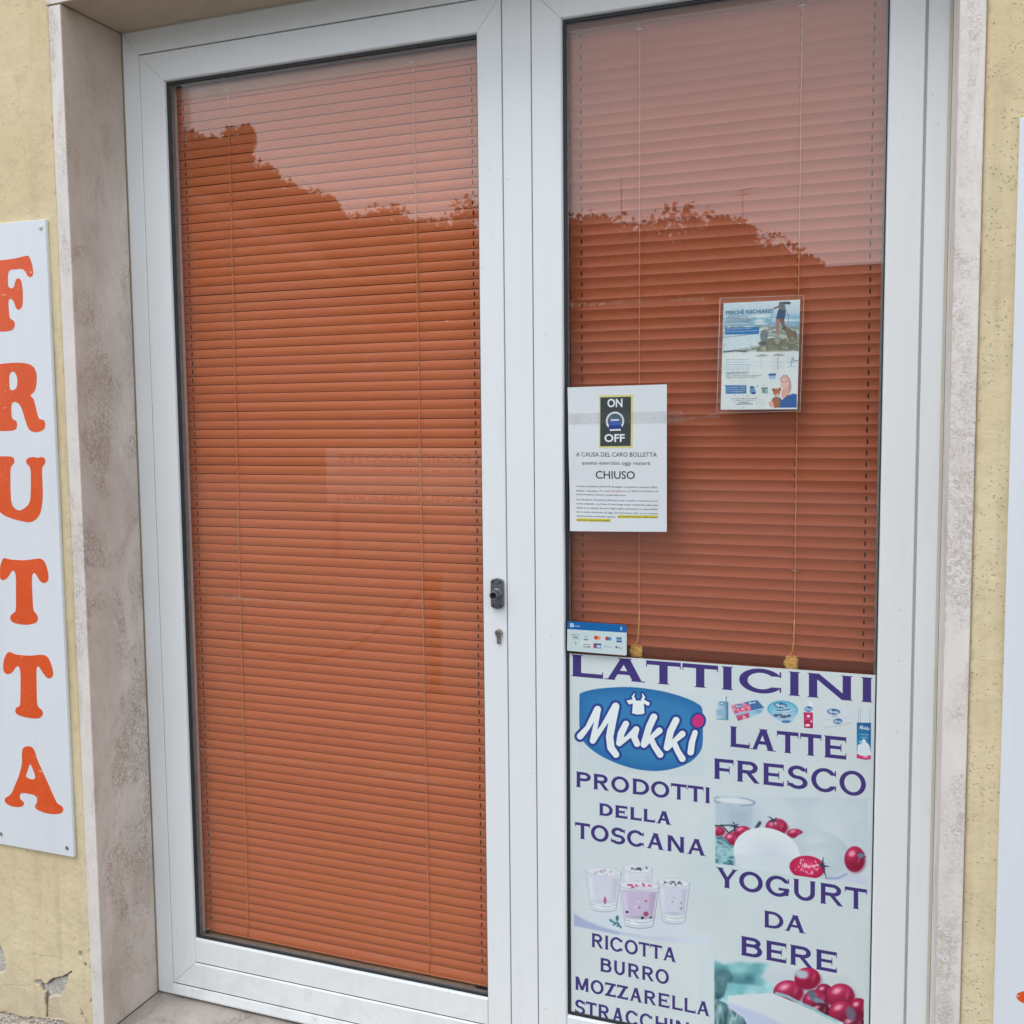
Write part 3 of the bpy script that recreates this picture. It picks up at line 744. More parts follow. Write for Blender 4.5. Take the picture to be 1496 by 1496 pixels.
stone_block('lintel', OX0 - .004, OX1 + .002, YS - .001, -0.002, 2.347, OZT, (M_STONEW, M_SOFFIT), surround, facepick=lambda nrm: 1 if nrm.z < -0.5 else 0)
stone_block('threshold', OX0 - .001, OX1 + .001, YS - .012, 0.10, -0.075, -0.036, (M_SILL,), surround, bev=.003)
box('mortar_joint', OX0 + .002, -0.0006, YS + .002, -0.003, -0.0365, -0.0335, M_GASKET, surround)
box('step_riser', OX0 - .001, OX1 + .001, YS + .004, 0.08, -0.115, -0.076, M_SILL, surround)

# ---- interior behind the blinds
room = empty('shop_interior', (0.9, 1.5, 0)); tag(room, 'dim shop room behind the blinds', kind='structure')
for a in ((-1.6, 3.4, 3.2, 3.25, -.1, 3.0), (-1.65, -1.6, .12, 3.25, -.1, 3.0), (3.4, 3.45, .12, 3.25, -.1, 3.0), (-1.6, 3.4, .12, 3.2, 2.95, 3.0)):
    box('room_wall', *a, M_ROOM, room)
box('room_floor', -1.6, 3.4, .12, 3.2, -.1, -.05, M_ROOMFLOOR, room)

# ================================================================== DOOR
def mitre_bar(name, rect, side, W, prof, mat, parent, gap=.00045):
    """one bar of a mitred frame. rect=(x0,x1,z0,z1) outer; W=dict of widths; prof=list of (u 0..1 of width, y)"""
    x0, x1, z0, z1 = rect; V = []; n = len(prof)
    for end in (0, 1):
        for u, y in prof:
            if side == 'L': x = x0 + u * W['L']; z = (z0 + u * W['B'] + gap) if end == 0 else (z1 - u * W['T'] - gap)
            elif side == 'R': x = x1 - u * W['R']; z = (z0 + u * W['B'] + gap) if end == 0 else (z1 - u * W['T'] - gap)
            elif side == 'T': z = z1 - u * W['T']; x = (x0 + u * W['L'] + gap) if end == 0 else (x1 - u * W['R'] - gap)
            else: z = z0 + u * W['B']; x = (x0 + u * W['L'] + gap) if end == 0 else (x1 - u * W['R'] - gap)
            V.append((x, y, z))
    F = [(i, (i + 1) % n, n + (i + 1) % n, n + i) for i in range(n)] + [tuple(range(n))[::-1], tuple(range(n, 2 * n))]
    o = put(name, V, F, mat, parent)
    bm = bmesh.new(); bm.from_mesh(o.data); bmesh.ops.recalc_face_normals(bm, faces=bm.faces); bm.to_mesh(o.data); bm.free()
    return o
def profile(w, y0=0.0, depth=.045, bead=.010, rnd=.0018):
    """outer edge rounded, inner edge rolls back to the glass"""
    P = [(0, depth), (0, y0 + rnd), (rnd * .3, y0 + rnd * .3), (rnd, y0)]
    for k in range(7):
        a = k / 6 * math.pi / 2; P.append((w - .004 + .004 * math.sin(a), y0 + .008 * (1 - math.cos(a))))
    P += [(w, y0 + bead), (w, depth)]
    return [(u / w, y) for u, y in P]
YG = .0125                                   # front of the glass
def leaf(name, label, x0, x1, z0, z1, wl_, wr, wt, wb, zrail, lx):
    d = empty(name, (x0, 0, 0)); tag(d, label, 'door')
    W = {'L': wl_, 'R': wr, 'T': wt, 'B': wb}
    for side, nm in (('L', 'stile'), ('R', 'stile'), ('T', 'rail'), ('B', 'rail')):
        mitre_bar(nm, (x0, x1, z0, z1), side, W, profile(W[side]), M_FRAME, d)
    # flat panel strip above the bottom rail, with its bevelled top bead
    gx0, gx1 = x0 + wl_, x1 - wr; zs = z0 + wb + .0012
    zs += .0006
    P = [(zs, .0165), (zs, .0035), (zs + .001, .0028), (zrail - .0035, .0028), (zrail - .001, .0045), (zrail, .0085), (zrail, .0165)]
    V = [(x, y, z) for x in (gx0 + .0006, gx1 - .0006) for z, y in P]; n = len(P)
    F = [(i, (i + 1) % n, n + (i + 1) % n, n + i) for i in range(n)] + [tuple(range(n))[::-1], tuple(range(n, 2 * n))]
    o = put('bottom_panel', V, F, M_FRAME, d); bm = bmesh.new(); bm.from_mesh(o.data); bmesh.ops.recalc_face_normals(bm, faces=bm.faces); bm.to_mesh(o.data); bm.free()
    box('bottom_seam', gx0, gx1, .0040, .04, zs - .0026, zs + .0004, M_DARKGAP, d)  # dark strip painting the shade of the panel seam
    # glass: outer and inner pane with the spacer between them
    gz0, gz1 = zrail, z1 - wt
    gp = box('glass_pane', gx0 - .004, gx1 + .004, YG, YG + .004, gz0 - .004, gz1 + .004, M_GLASS, d); tag(gp, 'outer pane of the door glass')
    gp = box('glass_pane', gx0 - .004, gx1 + .004, YG + .016, YG + .020, gz0 - .004, gz1 + .004, M_GLASS_IN, d); tag(gp, 'inner pane of the door glass')
    gw = .0072
    bm = bmesh.new()
    for a in ((gx0 - .001, gx0 + gw, YG - .0035, YG - .0002, gz0, gz1), (gx1 - gw * .35, gx1 + .001, YG - .0035, YG - .0002, gz0, gz1),
              (gx0 + gw, gx1 - gw * .35, YG - .0035, YG - .0002, gz1 - gw, gz1 + .001), (gx0 + gw, gx1 - gw * .35, YG - .0035, YG - .0002, gz0 - .001, gz0 + gw)): bm_box(bm, *a, bev=.0008)
    put_bm('rubber_gasket', bm, M_GASKET, d)
    bm = bmesh.new(); e = .0062
    for a in ((gx0, gx0 + e, YG + .0045, YG + .0155, gz0, gz1), (gx1 - e, gx1, YG + .0045, YG + .0155, gz0, gz1), (gx0 + e, gx1 - e, YG + .0045, YG + .0155, gz1 - e, gz1), (gx0 + e, gx1 - e, YG + .0045, YG + .0155, gz0, gz0 + .0030)): bm_box(bm, *a)
    put_bm('glass_spacer', bm, M_SPACER, d)
    bm = bmesh.new()
    for a in ((gx0 - .03, gx0 + .001, YG + .021, .042, gz0 - .03, gz1 + .03), (gx1 - .001, gx1 + .03, YG + .021, .042, gz0 - .03, gz1 + .03), (gx0 + .001, gx1 - .001, YG + .021, .042, gz1 - .001, gz1 + .03), ): bm_box(bm, *a)
    put_bm('inner_frame', bm, M_INNER, d)
    box('inner_sill', gx0 + .001, gx1 - .001, YG + .0205, .10, gz0 - .06, gz0 - .034, M_INNERB, d, bev=.002)
    # drip lip along the foot
    box('lip_seam', lx[0] + .004, lx[1] - .001, .0015, .02, -.0022, .0006, M_DARKGAP, d)  # dark strip added to draw the shaded seam above the lip
    P = [(-.0018, .02), (-.0018, .0005), (-.003, -.0035), (-.022, -.0075), (-.026, -.0065), (-.026, .02)]
    V = [(x, y, z) for x in (lx[0], lx[1]) for z, y in P]; n = len(P)
    F = [(i, (i + 1) % n, n + (i + 1) % n, n + i) for i in range(n)] + [tuple(range(n))[::-1], tuple(range(n, 2 * n))]
    o = put('drip_lip', V, F, M_FRAME, d); bm = bmesh.new(); bm.from_mesh(o.data); bmesh.ops.recalc_face_normals(bm, faces=bm.faces); bm.to_mesh(o.data); bm.free()
    return d
ZT = 2.2888
doorL = leaf('door_leaf', 'white glazed door leaf with the lock, terracotta blind behind its glass', .0486, .9655, .0004, ZT, .0685, .0556, .0668, .0635, .1268, (.0492, .9655))
doorR = leaf('door_leaf', 'white glazed door leaf with the dairy poster in its lower half', 1.0315, 1.7766, .0004, ZT, .0640, .0607, .0635, .0620, .1256, (1.0315, 1.7766))

frame = empty('door_frame', (.911, 0, 0)); tag(frame, 'fixed white frame standing between the stone jambs around both door leaves', 'door frame')
W = {'L': .0462, 'R': .0402, 'T': .0549, 'B': .0}
for side, nm in (('L', 'frame_jamb'), ('R', 'frame_jamb'), ('T', 'frame_head')):
    w = W[side]; mitre_bar(nm, (.0006, 1.8216, -.0316, 2.3466), side, W, [(0, .06), (0, .0015), (.001 / w, .0005), (1 - .001 / w, .0005), (1, .0015), (1, .06)], M_FRAME, frame)
bm = bmesh.new(); bm_box(bm, .9672 + .0012, 1.0301 - .0006, -.0006, .06, -.026, 2.2905, .0008); o = put_bm('mullion_cover', bm, M_FRAME, frame)
bm = bmesh.new()                              # brush seals, near-black so the gaps read as shade
for a in ((.0460, .0500, .014, .055, -.02, 2.2935), (.9640, .9690, .014, .055, -.02, 2.2935), (1.0290, 1.0330, .014, .055, -.02, 2.2935), (1.7770, 1.7818, .014, .055, -.02, 2.2935), (.0500, 1.7770, .014, .055, 2.2870, 2.2945)): bm_box(bm, *a)
put_bm('brush_seal', bm, M_DARKGAP, frame)
box('grey_seal', 1.7767, 1.7813, .0022, .013, -.02, 2.2925, simple('grey_seal_rubber', (.40, .41, .45), .7), frame)
box('wall_sealant', 1.8160, 1.8222, -.0035, -.0004, -.03, 2.344, simple('aged_cream_sealant', (.56, .52, .45), .7), frame, bev=.001)
box('wall_sealant', -.0002, .0018, -.0022, .0002, -.03, 2.344, simple('brown_sealant', (.34, .27, .19), .8), frame)
box('wall_sealant', .002, 1.8155, -.0025, -.0002, 2.3440, 2.3480, simple('aged_cream_sealant', (.56, .52, .45), .7), frame)
box('floor_track', .0466, 1.7818, .004, .07, -.0335, -.027, simple('dark_track', (.14, .12, .10), .7), frame)

# ---- handle plate and lock cylinder
def lathe(bm, cx, cy, cz, prof, n=28, axis='y'):
    rings = []
    for r, y in prof:
        rings.append([bm.verts.new((cx + r * math.cos(2 * math.pi * k / n), cy + y, cz + r * math.sin(2 * math.pi * k / n))) for k in range(n)])
    for a, b in zip(rings[:-1], rings[1:]):
        for k in range(n): bm.faces.new((a[k], a[(k + 1) % n], b[(k + 1) % n], b[k]))
    bm.faces.new(rings[-1]); bm.faces.new(rings[0][::-1])
hx, hz = .9462, 1.0485
def plate(hw, hh, y0, y1, bulge, cut, z_c=hz):
    pts = [(-hw + cut, -hh + .0015), (0, -hh - bulge), (hw - cut, -hh + .0015), (hw, -hh + cut + .002), (hw + .0007, 0), (hw, hh - cut - .002), (hw - cut, hh - .0015), (0, hh + bulge), (-hw + cut, hh - .0015), (-hw, hh - cut - .002), (-hw - .0007, 0), (-hw, -hh + cut + .002)]
    n = len(pts); V = [(hx + a, y1, z_c + b) for a, b in pts] + [(hx + a, y0 + .0012, z_c + b) for a, b in pts] + [(hx + a * .93, y0, z_c + b * .975) for a, b in pts]
    F = [tuple(range(2 * n, 3 * n))]
    for r_ in (0, 1):
        for i in range(n): F.append((r_ * n + i, r_ * n + (i + 1) % n, (r_ + 1) * n + (i + 1) % n, (r_ + 1) * n + i))
    return V, F
V, F = plate(.0140, .0322, -.0085, -.0002, .0012, .003); hp = put('handle_plate', V, F, M_METAL, doorL)
hp['label'] = 'worn grey metal handle plate without its handle'
bm = bmesh.new(); lathe(bm, hx, 0, hz - .0005, [(.0125, -.0080), (.0125, -.0100), (.0110, -.0112), (.0100, -.0112), (.0092, -.0130), (.0088, -.0285), (.0080, -.0292), (.0066, -.0290), (.0062, -.0190), (.0060, -.0120)]); put_bm('spindle_socket', bm, M_METAL, hp, smooth=False)
bm = bmesh.new(); lathe(bm, hx, 0, hz - .0005, [(.0061, -.0160), (.0061, -.0200), (.0001, -.0201)]); put_bm('socket_bore', bm, M_METALD, hp)
for dz, sgn in ((.0245, 1), (-.0245, -1)):
    bm = bmesh.new(); lathe(bm, hx, 0, hz + dz - sgn * .0015, [(.0036, -.0080), (.0034, -.0094), (.0018, -.0097), (.0016, -.0088), (.0001, -.0087)], 14)
    bm_box(bm, hx - .0095, hx + .0095, -.0092, -.0083, hz + dz - sgn * .0068 - .0006, hz + dz - sgn * .0068 + .0006, .0003); put_bm('plate_screw', bm, M_METAL, hp)
    for sx in (-1, 1):
        bm = bmesh.new(); lathe(bm, hx + sx * .0082, 0, hz + dz + sgn * .0012, [(.0023, -.0080), (.0023, -.0087), (.0001, -.0088)], 12); put_bm('plate_recess', bm, M_METALD, hp)
lx_, lz_ = .9480, .9622
lc = None
bm = bmesh.new(); lathe(bm, lx_, 0, lz_, [(.0086, .0), (.0086, -.0050), (.0080, -.0058), (.0001, -.0059)], 32)
bm_box(bm, lx_ - .0050, lx_ + .0050, -.0054, .0, lz_ - .0235, lz_ - .004, .0022, 3); lc = put_bm('lock_cylinder', bm, M_NICKEL, doorL); lc['label'] = 'worn brass and nickel euro lock cylinder'
bm = bmesh.new(); lathe(bm, lx_, 0, lz_ + .0005, [(.0066, -.0050), (.0066, -.0068), (.0060, -.0073), (.0001, -.0074)], 28); pg = put_bm('cylinder_plug', bm, M_NICKEL, lc)
box('keyway', lx_ - .0052, lx_ + .0022, -.0078, -.0070, lz_ - .0008, lz_ + .0014, M_METALD, lc, bev=.0004)

# ================================================================== BLINDS
def slat_mesh(name, x0, x1, slots, chord, sag, lean, tilt, mat, nseg=8):
    """curved slat hanging almost upright: chord vertical, sag (+) bulges to the street; slots are real holes"""
    xs = sorted({x0, x1} | {v for s in slots for v in s}); zs = []
    for k in range(nseg + 1):
        t = k / nseg; z = (0.5 - t) * chord; y = -sag * (1 - (2 * t - 1) ** 2) - lean * (t - .5)
        zs.append((y, z))
    V, F = [], []; nx = len(xs)
    for (y, z) in zs:
        for x in xs: V.append((x, y, z + tilt * 0))
    for j in range(nseg):
        for i in range(nx - 1):
            if nseg // 3 <= j < nseg - nseg // 3 and any(abs(xs[i] - s[0]) < 1e-6 and abs(xs[i + 1] - s[1]) < 1e-6 for s in slots): continue
            a = j * nx + i; F.append((a, a + nx, a + nx + 1, a + 1))
    me = bpy.data.meshes.new(name); me.from_pydata(V, [], F); me.update()
    for p in me.polygons: p.use_smooth = True
    me.materials.append(mat)
    return me
def thicken(o, t=.00035):
    md = o.modifiers.new('thickness', 'SOLIDIFY'); md.thickness = t; md.offset = -1; md.use_rim = False
YB = .056
# left blind
BL0, BL1 = .0985, .9080
blL = empty('venetian_blind', (.5, YB, 2.2)); tag(blL, 'closed terracotta venetian blind covering the full height of the glass beside the lock', 'blind')
slotsL = ((.1280, .1312), (.8752, .8782))
meL = slat_mesh('slat', BL0 - .5, BL1 - .5, [(a - .5, b - .5) for a, b in slotsL], .0204, .0024, .0008, 0, M_SLAT_L)
pitchL = .02162; z = 2.1709 + .02162; first = None; k = 0
while z > .150:
    o = bpy.data.objects.new('slat', meL); link(o, blL)
    o.location = (random.uniform(-.0009, .0009), random.uniform(-.0003, .0003), z - 2.2)
    o.rotation_euler = (random.gauss(0, .022), random.gauss(0, .0005), 0); thicken(o); z -= pitchL; k += 1
zl = z
# last full slat and the fanned ones under it
meLs = slat_mesh('slat', BL0 - .5, BL1 - .5, [], .0235, .0022, .0060, 0, M_SLAT_L)
for i, (dz, ry, rx) in enumerate(((.0008, .0, -.16), (-.0060, .0014, -.62), (-.0088, -.0018, -.85))):
    o = bpy.data.objects.new('slat', meLs); link(o, blL); o.location = (.002 * i, -.001 + .003 * i, zl + dz + .0015 - 2.2); o.rotation_euler = (rx, ry, 0); thicken(o)
rail = box('bottom_rail', BL0 + .022, BL1 - .050, YB - .006, YB + .010, .1085, .1178, M_RAILTAN, blL, bev=.002, seg=2)
box('rail_end_cap', BL1 - .050, BL1 - .046, YB - .0065, YB + .0105, .108, .1183, simple('brown_plastic', (.25, .13, .05), .5), rail)
hr = box('head_rail', BL0 - .006, BL1 + .004, YB - .010, YB + .016, 2.1905, 2.2180, M_RAIL, blL, bev=.0015)
box('head_rail_cap', BL0 - .010, BL0 - .006, YB - .011, YB + .016, 2.1900, 2.2185, M_RAIL, hr)
def cord(parent, xt, xb, zt, zb, wob, mat, r=.00055, y=YB - .0062, seed=0):
    rs = random.Random(seed); n = 46; P = []
    ph = rs.random() * 6
    for i in range(n + 1):
        t = i / n; P.append((xt + (xb - xt) * t + wob * math.sin(t * 23 + ph) * .5 + rs.uniform(-wob, wob) * .4, y + .0008 * math.sin(t * 60), zt + (zb - zt) * t))
    return tube_obj('lift_cord', P, r, mat, parent, 5)
for j, (xt, xb) in enumerate(((.2600, .2420), (.7400, .7445))):
    cord(blL, xt, xb, 2.205, .125, .0009, M_CORD, .0008, seed=j); cord(blL, xt + .0016, xb - .0010, 2.205, .128, .0012, M_CORD, .0006, YB - .0050, seed=j + 9)
    box('cord_clip', xt - .006, xt + .006, YB - .012, YB - .007, 2.198, 2.201, M_CLIP, blL, bev=.001)
# frayed cord knot under the last slat
P = [(.1225 + .004 * math.cos(t * 2.2), YB - .008 + .002 * math.sin(t * 3.1), .1315 + .0028 * math.sin(t * 2.7)) for t in np.linspace(0, 6.4, 26)]
tube_obj('cord_knot', P, .0011, simple('cream_cord', (.66, .55, .40), .9), blL, 5)

# right blind
YB = .050
BR0, BR1 = 1.0965, 1.7330
blR = empty('venetian_blind', (1.4, YB, 2.2)); tag(blR, 'brick red venetian blind hanging above the dairy poster, slats cupped outward', 'blind')
slotsR = ((1.1192, 1.1220), (1.6882, 1.6911), (1.2436, 1.2447), (1.5560, 1.5571))
meR = slat_mesh('slat', BR0 - 1.4, BR1 - 1.4, [(a - 1.4, b - 1.4) for a, b in slotsR], .0232, -.0027, -.0013, 0, M_SLAT_R, 10)
z = 2.1740 + .0105
pitchR = .02196
zz = 2.2074
while zz > .950:
    o = bpy.data.objects.new('slat', meR); link(o, blR)
    o.location = (random.uniform(-.0008, .0008), random.uniform(-.0002, .0002), zz - 2.2); o.rotation_euler = (random.gauss(0, .008), random.gauss(0, .0005), 0); thicken(o); zz -= pitchR
# slats gathered flat on the bottom rail
meS = bpy.data.meshes.new('slat'); Vs = []; Fs = []
for i in range(5):
    t = i / 4; Vs += [(BR0 - 1.4, -.012 + .024 * t, .0016 * (1 - (2 * t - 1) ** 2)), (BR1 - 1.4, -.012 + .024 * t, .0016 * (1 - (2 * t - 1) ** 2))]
for i in range(4): Fs.append((2 * i, 2 * i + 1, 2 * i + 3, 2 * i + 2))
meS.from_pydata(Vs, [], Fs); meS.update(); meS.materials.append(M_SLAT_R)
for i in range(20):
    o = bpy.data.objects.new('slat', meS); link(o, blR); o.location = (random.uniform(-.001, .001), random.uniform(-.0008, .0008) + .0105, .9420 - i * .00160 - 2.2)
    o.rotation_euler = (random.uniform(-.05, .03), random.uniform(-.0006, .0006), 0); thicken(o, .0005)
box('bottom_rail', BR0 + .004, BR1 - .03, YB - .010, YB + .012, .9040, .9120, M_RAILTAN, blR, bev=.002)
box('head_rail', BR0 - .004, BR1, YB - .010, YB + .016, 2.2110, 2.2400, M_RAIL, blR, bev=.0015)
for j, xx in enumerate((1.2462, 1.5600)):
    cord(blR, xx, xx - .0006, 2.215, .945, .0003, M_CORD, .0009, YB - .0062, seed=j + 20)
    P = [(xx, YB - .0064, 1.02), (xx - .0010, YB - .009, .985), (xx - .0035, YB - .011, .955), (xx - .0085, YB - .012, .9500), (xx - .0090, YB - .013, .9462)]
    tube_obj('lift_cord', P, .0008, M_CORDY, blR, 5)
    # cord wound into a bundle
    rs = random.Random(j + 3); P = []; top, bot = .9455, .9245 - .002 * j; n = 150; hw = .0135
    for i in range(n):
        t = i / (n - 1); a = t * 2 * math.pi * 13
        P.append((xx - .0045 + hw * (1 + .12 * math.sin(i * 1.7)) * math.cos(a) * (1 - .18 * abs(2 * t - 1)) + rs.uniform(-.0006, .0006),
                  YB - .0145 + .0042 * math.sin(a), top + (bot - top) * t + .0022 * math.sin(a * .5 + rs.random()) + rs.uniform(-.0005, .0005)))
    tube_obj('cord_bundle', P, .00095, M_CORDY, blR, 5)
    box('cord_clip', xx - .006, xx + .006, YB - .012, YB - .007, 2.196, 2.199, M_CLIP, blR, bev=.001)
# bit of clip stuck on the cord
tube_obj('cord_fluff', [(1.5555, YB - .008, 1.1185), (1.5595, YB - .009, 1.1200), (1.5630, YB - .008, 1.1175)], .0012, simple('pale_fluff', (.6, .52, .42), .9), blR, 5)

# ================================================================== SIGNS ON THE WALL
KA = 2.992
def letter_loops(pts, oy, y):
    return [tr(px / KA, oy + py / KA, y) for px, py in [tuple(q) for q in spline(pts, 5)]]
YSG = -.1950
LET = {
 'F': (300, [[(-50, 238), (0, 240), (60, 233), (112, 221), (126, 223), (138, 250), (145, 285), (143, 306), (132, 314), (120, 307), (112, 291), (98, 279), (72, 279), (45, 283), (36, 300), (35, 335), (36, 352), (48, 363), (61, 356), (66, 337), (73, 322), (84, 320), (93, 332), (98, 362), (100, 400), (98, 435), (89, 453), (76, 455), (68, 442), (61, 422), (50, 410), (40, 412), (37, 430), (40, 470), (44, 493), (60, 505), (65, 520), (59, 540), (42, 549), (0, 552), (-50, 550), (-63, 540), (-60, 520), (-38, 500), (-32, 470), (-32, 320), (-38, 290), (-60, 275), (-63, 252)]]),
 'R': (300, [[(-58, 696), (0, 693), (60, 688), (110, 690), (145, 705), (160, 740), (158, 790), (149, 815), (134, 831), (146, 846), (156, 880), (165, 918), (174, 934), (190, 938), (198, 955), (192, 978), (170, 990), (145, 990), (125, 976), (112, 942), (98, 897), (86, 872), (70, 860), (56, 862), (50, 880), (51, 915), (55, 933), (70, 942), (75, 960), (69, 978), (50, 985), (0, 986), (-55, 984), (-68, 968), (-60, 948), (-38, 935), (-32, 900), (-32, 770), (-38, 745), (-58, 732), (-66, 714)],
               [(42, 742), (52, 728), (65, 731), (74, 750), (76, 778), (70, 800), (56, 808), (44, 802), (41, 775)]]),
 'U': (300, [[(-40, 1102), (0, 1097), (45, 1098), (60, 1106), (62, 1125), (51, 1140), (46, 1160), (46, 1230), (49, 1290), (60, 1320), (85, 1333), (112, 1320), (128, 1300), (134, 1268), (135, 1180), (131, 1145), (118, 1130), (115, 1113), (128, 1103), (148, 1100), (165, 1103), (185, 1100), (197, 1110), (197, 1128), (187, 1142), (184, 1165), (187, 1250), (185, 1300), (176, 1345), (158, 1372), (130, 1385), (95, 1380), (55, 1370), (18, 1354), (-12, 1328), (-28, 1290), (-33, 1200), (-34, 1155), (-45, 1140), (-50, 1120)]]),
 'T': (800, [[(18, 46), (50, 52), (105, 55), (150, 50), (176, 48), (195, 62), (207, 95), (212, 125), (208, 146), (192, 155), (175, 145), (161, 122), (151, 111), (142, 120), (140, 160), (143, 230), (147, 273), (158, 289), (166, 306), (161, 325), (140, 334), (105, 337), (65, 330), (48, 318), (46, 300), (58, 286), (69, 272), (70, 200), (69, 125), (61, 102), (50, 106), (34, 130), (15, 142), (2, 135), (-3, 115), (1, 85), (8, 60)]]),
 'T2': (800, [[(42, 456), (72, 467), (130, 472), (180, 468), (205, 476), (220, 500), (232, 540), (230, 562), (214, 572), (197, 560), (180, 535), (168, 519), (160, 532), (160, 600), (162, 675), (169, 698), (184, 711), (187, 730), (174, 744), (150, 747), (105, 740), (76, 729), (67, 715), (72, 699), (87, 688), (90, 620), (89, 543), (81, 519), (70, 523), (54, 545), (35, 553), (20, 545), (14, 525), (18, 490), (28, 466)]]),
 'A': (800, [[(103, 875), (122, 868), (140, 873), (152, 890), (165, 930), (185, 975), (210, 1030), (235, 1087), (251, 1117), (268, 1128), (277, 1143), (268, 1160), (240, 1165), (200, 1160), (163, 1145), (153, 1130), (162, 1112), (161, 1093), (148, 1082), (122, 1075), (96, 1073), (87, 1084), (90, 1100), (103, 1112), (103, 1126), (85, 1134), (50, 1130), (25, 1115), (22, 1097), (35, 1087), (50, 1074), (66, 1038), (85, 990), (96, 940), (96, 900)],
               [(131, 948), (138, 955), (150, 985), (154, 1006), (142, 1013), (122, 1007), (114, 997), (122, 970)]]),
}
def screw(x, z, y, parent, capped=True):
    bm = bmesh.new()
    if capped: lathe(bm, x, 0, z, [(.0052, y), (.0052, y - .002), (.0040, y - .0036), (.0018, y - .0042), (.0001, y - .0043)], 18)
    else: lathe(bm, x, 0, z, [(.0050, y), (.0048, y - .0012), (.0030, y - .0018), (.0022, y - .0008), (.0001, y - .0007)], 18)
    return put_bm('screw_cap' if capped else 'screw', bm, M_SCREWCAP if capped else M_NICKEL, parent, smooth=False)
sx1t, sz1 = tr(69.5, 319.5, YSG); sx1b, sz0 = tr(104.5, 1252, YSG)
signL = empty('shop_sign', (-.22, YP, .39)); tag(signL, 'tall white board reading FRUTTA in orange letters, fixed to the yellow wall', 'sign')
SX0, SX1 = -.345, (sx1t + sx1b) / 2
def board(x0, x1, z0, z1, parent):
    return box('board', x0, x1, YSG, YSG + .0087, z0, z1, M_SIGN, parent, bev=.0009)
board(SX0, SX1, sz0, sz1, signL)
for ch in 'FRUTTA':
    pass
order = ['F', 'R', 'U', 'T', 'T2', 'A']
loopsA = None
for ch in order:
    oy, lps = LET[ch]; L = [letter_loops(lp, oy, YSG) for lp in lps]
    if ch == 'A': loopsA = L
    o = flat_shape('letter', L, YSG - .0004, YSG - .0001, M_VINYL, signL); o['label'] = 'orange letter ' + ch[0]
s1 = tr(59.6, 332, YSG); screw(s1[0], s1[1], YSG, signL, True)
s1 = tr(98, 1239, YSG); screw(s1[0], s1[1], YSG, signL, False)
s1 = tr(1.6, 1218.5, YSG); screw(s1[0], s1[1], YSG, signL, False)
screw(SX0 + .012, sz1 - .012, YSG, signL, True)
# right board
rx0, rzt = tr(1494, 172, YSG); rx1, _ = tr(1472.6, 700, YSG); rx2, _ = tr(1453, 1496, YSG)
RX0 = (rx1 + rx2) / 2
signR = empty('shop_sign', (RX0 + .14, YP, .3)); tag(signR, 'white sign board cut by the photo edge, tip of an orange letter low on it', 'sign')
board(RX0, RX0 + .285, sz0, rzt, signR)
tipx, tipz = tr(1484.9, 1455, YSG); ax = min(p[0] for p in loopsA[0]); az = [p[1] for p in loopsA[0] if p[0] == ax][0]
o = flat_shape('letter', [[(p[0] - ax + tipx, p[1] - az + tipz) for p in lp] for lp in loopsA], YSG - .0004, YSG - .0001, M_VINYL, signR)

# ================================================================== THE DAIRY POSTER
INK = (62, 50, 118)
YPO = YG - .0012
def pt(z): return z
A = Art(1.095, 1.722, .120, .932, YPO, .0005, (200, 215, 217))
A.zoom(0, 0, 1)
A.texture([(820, 940), (1300, 940), (1300, 1530), (820, 1530)], [(200, 213, 216), (206, 217, 219), (203, 215, 215)], 160, seed=3)
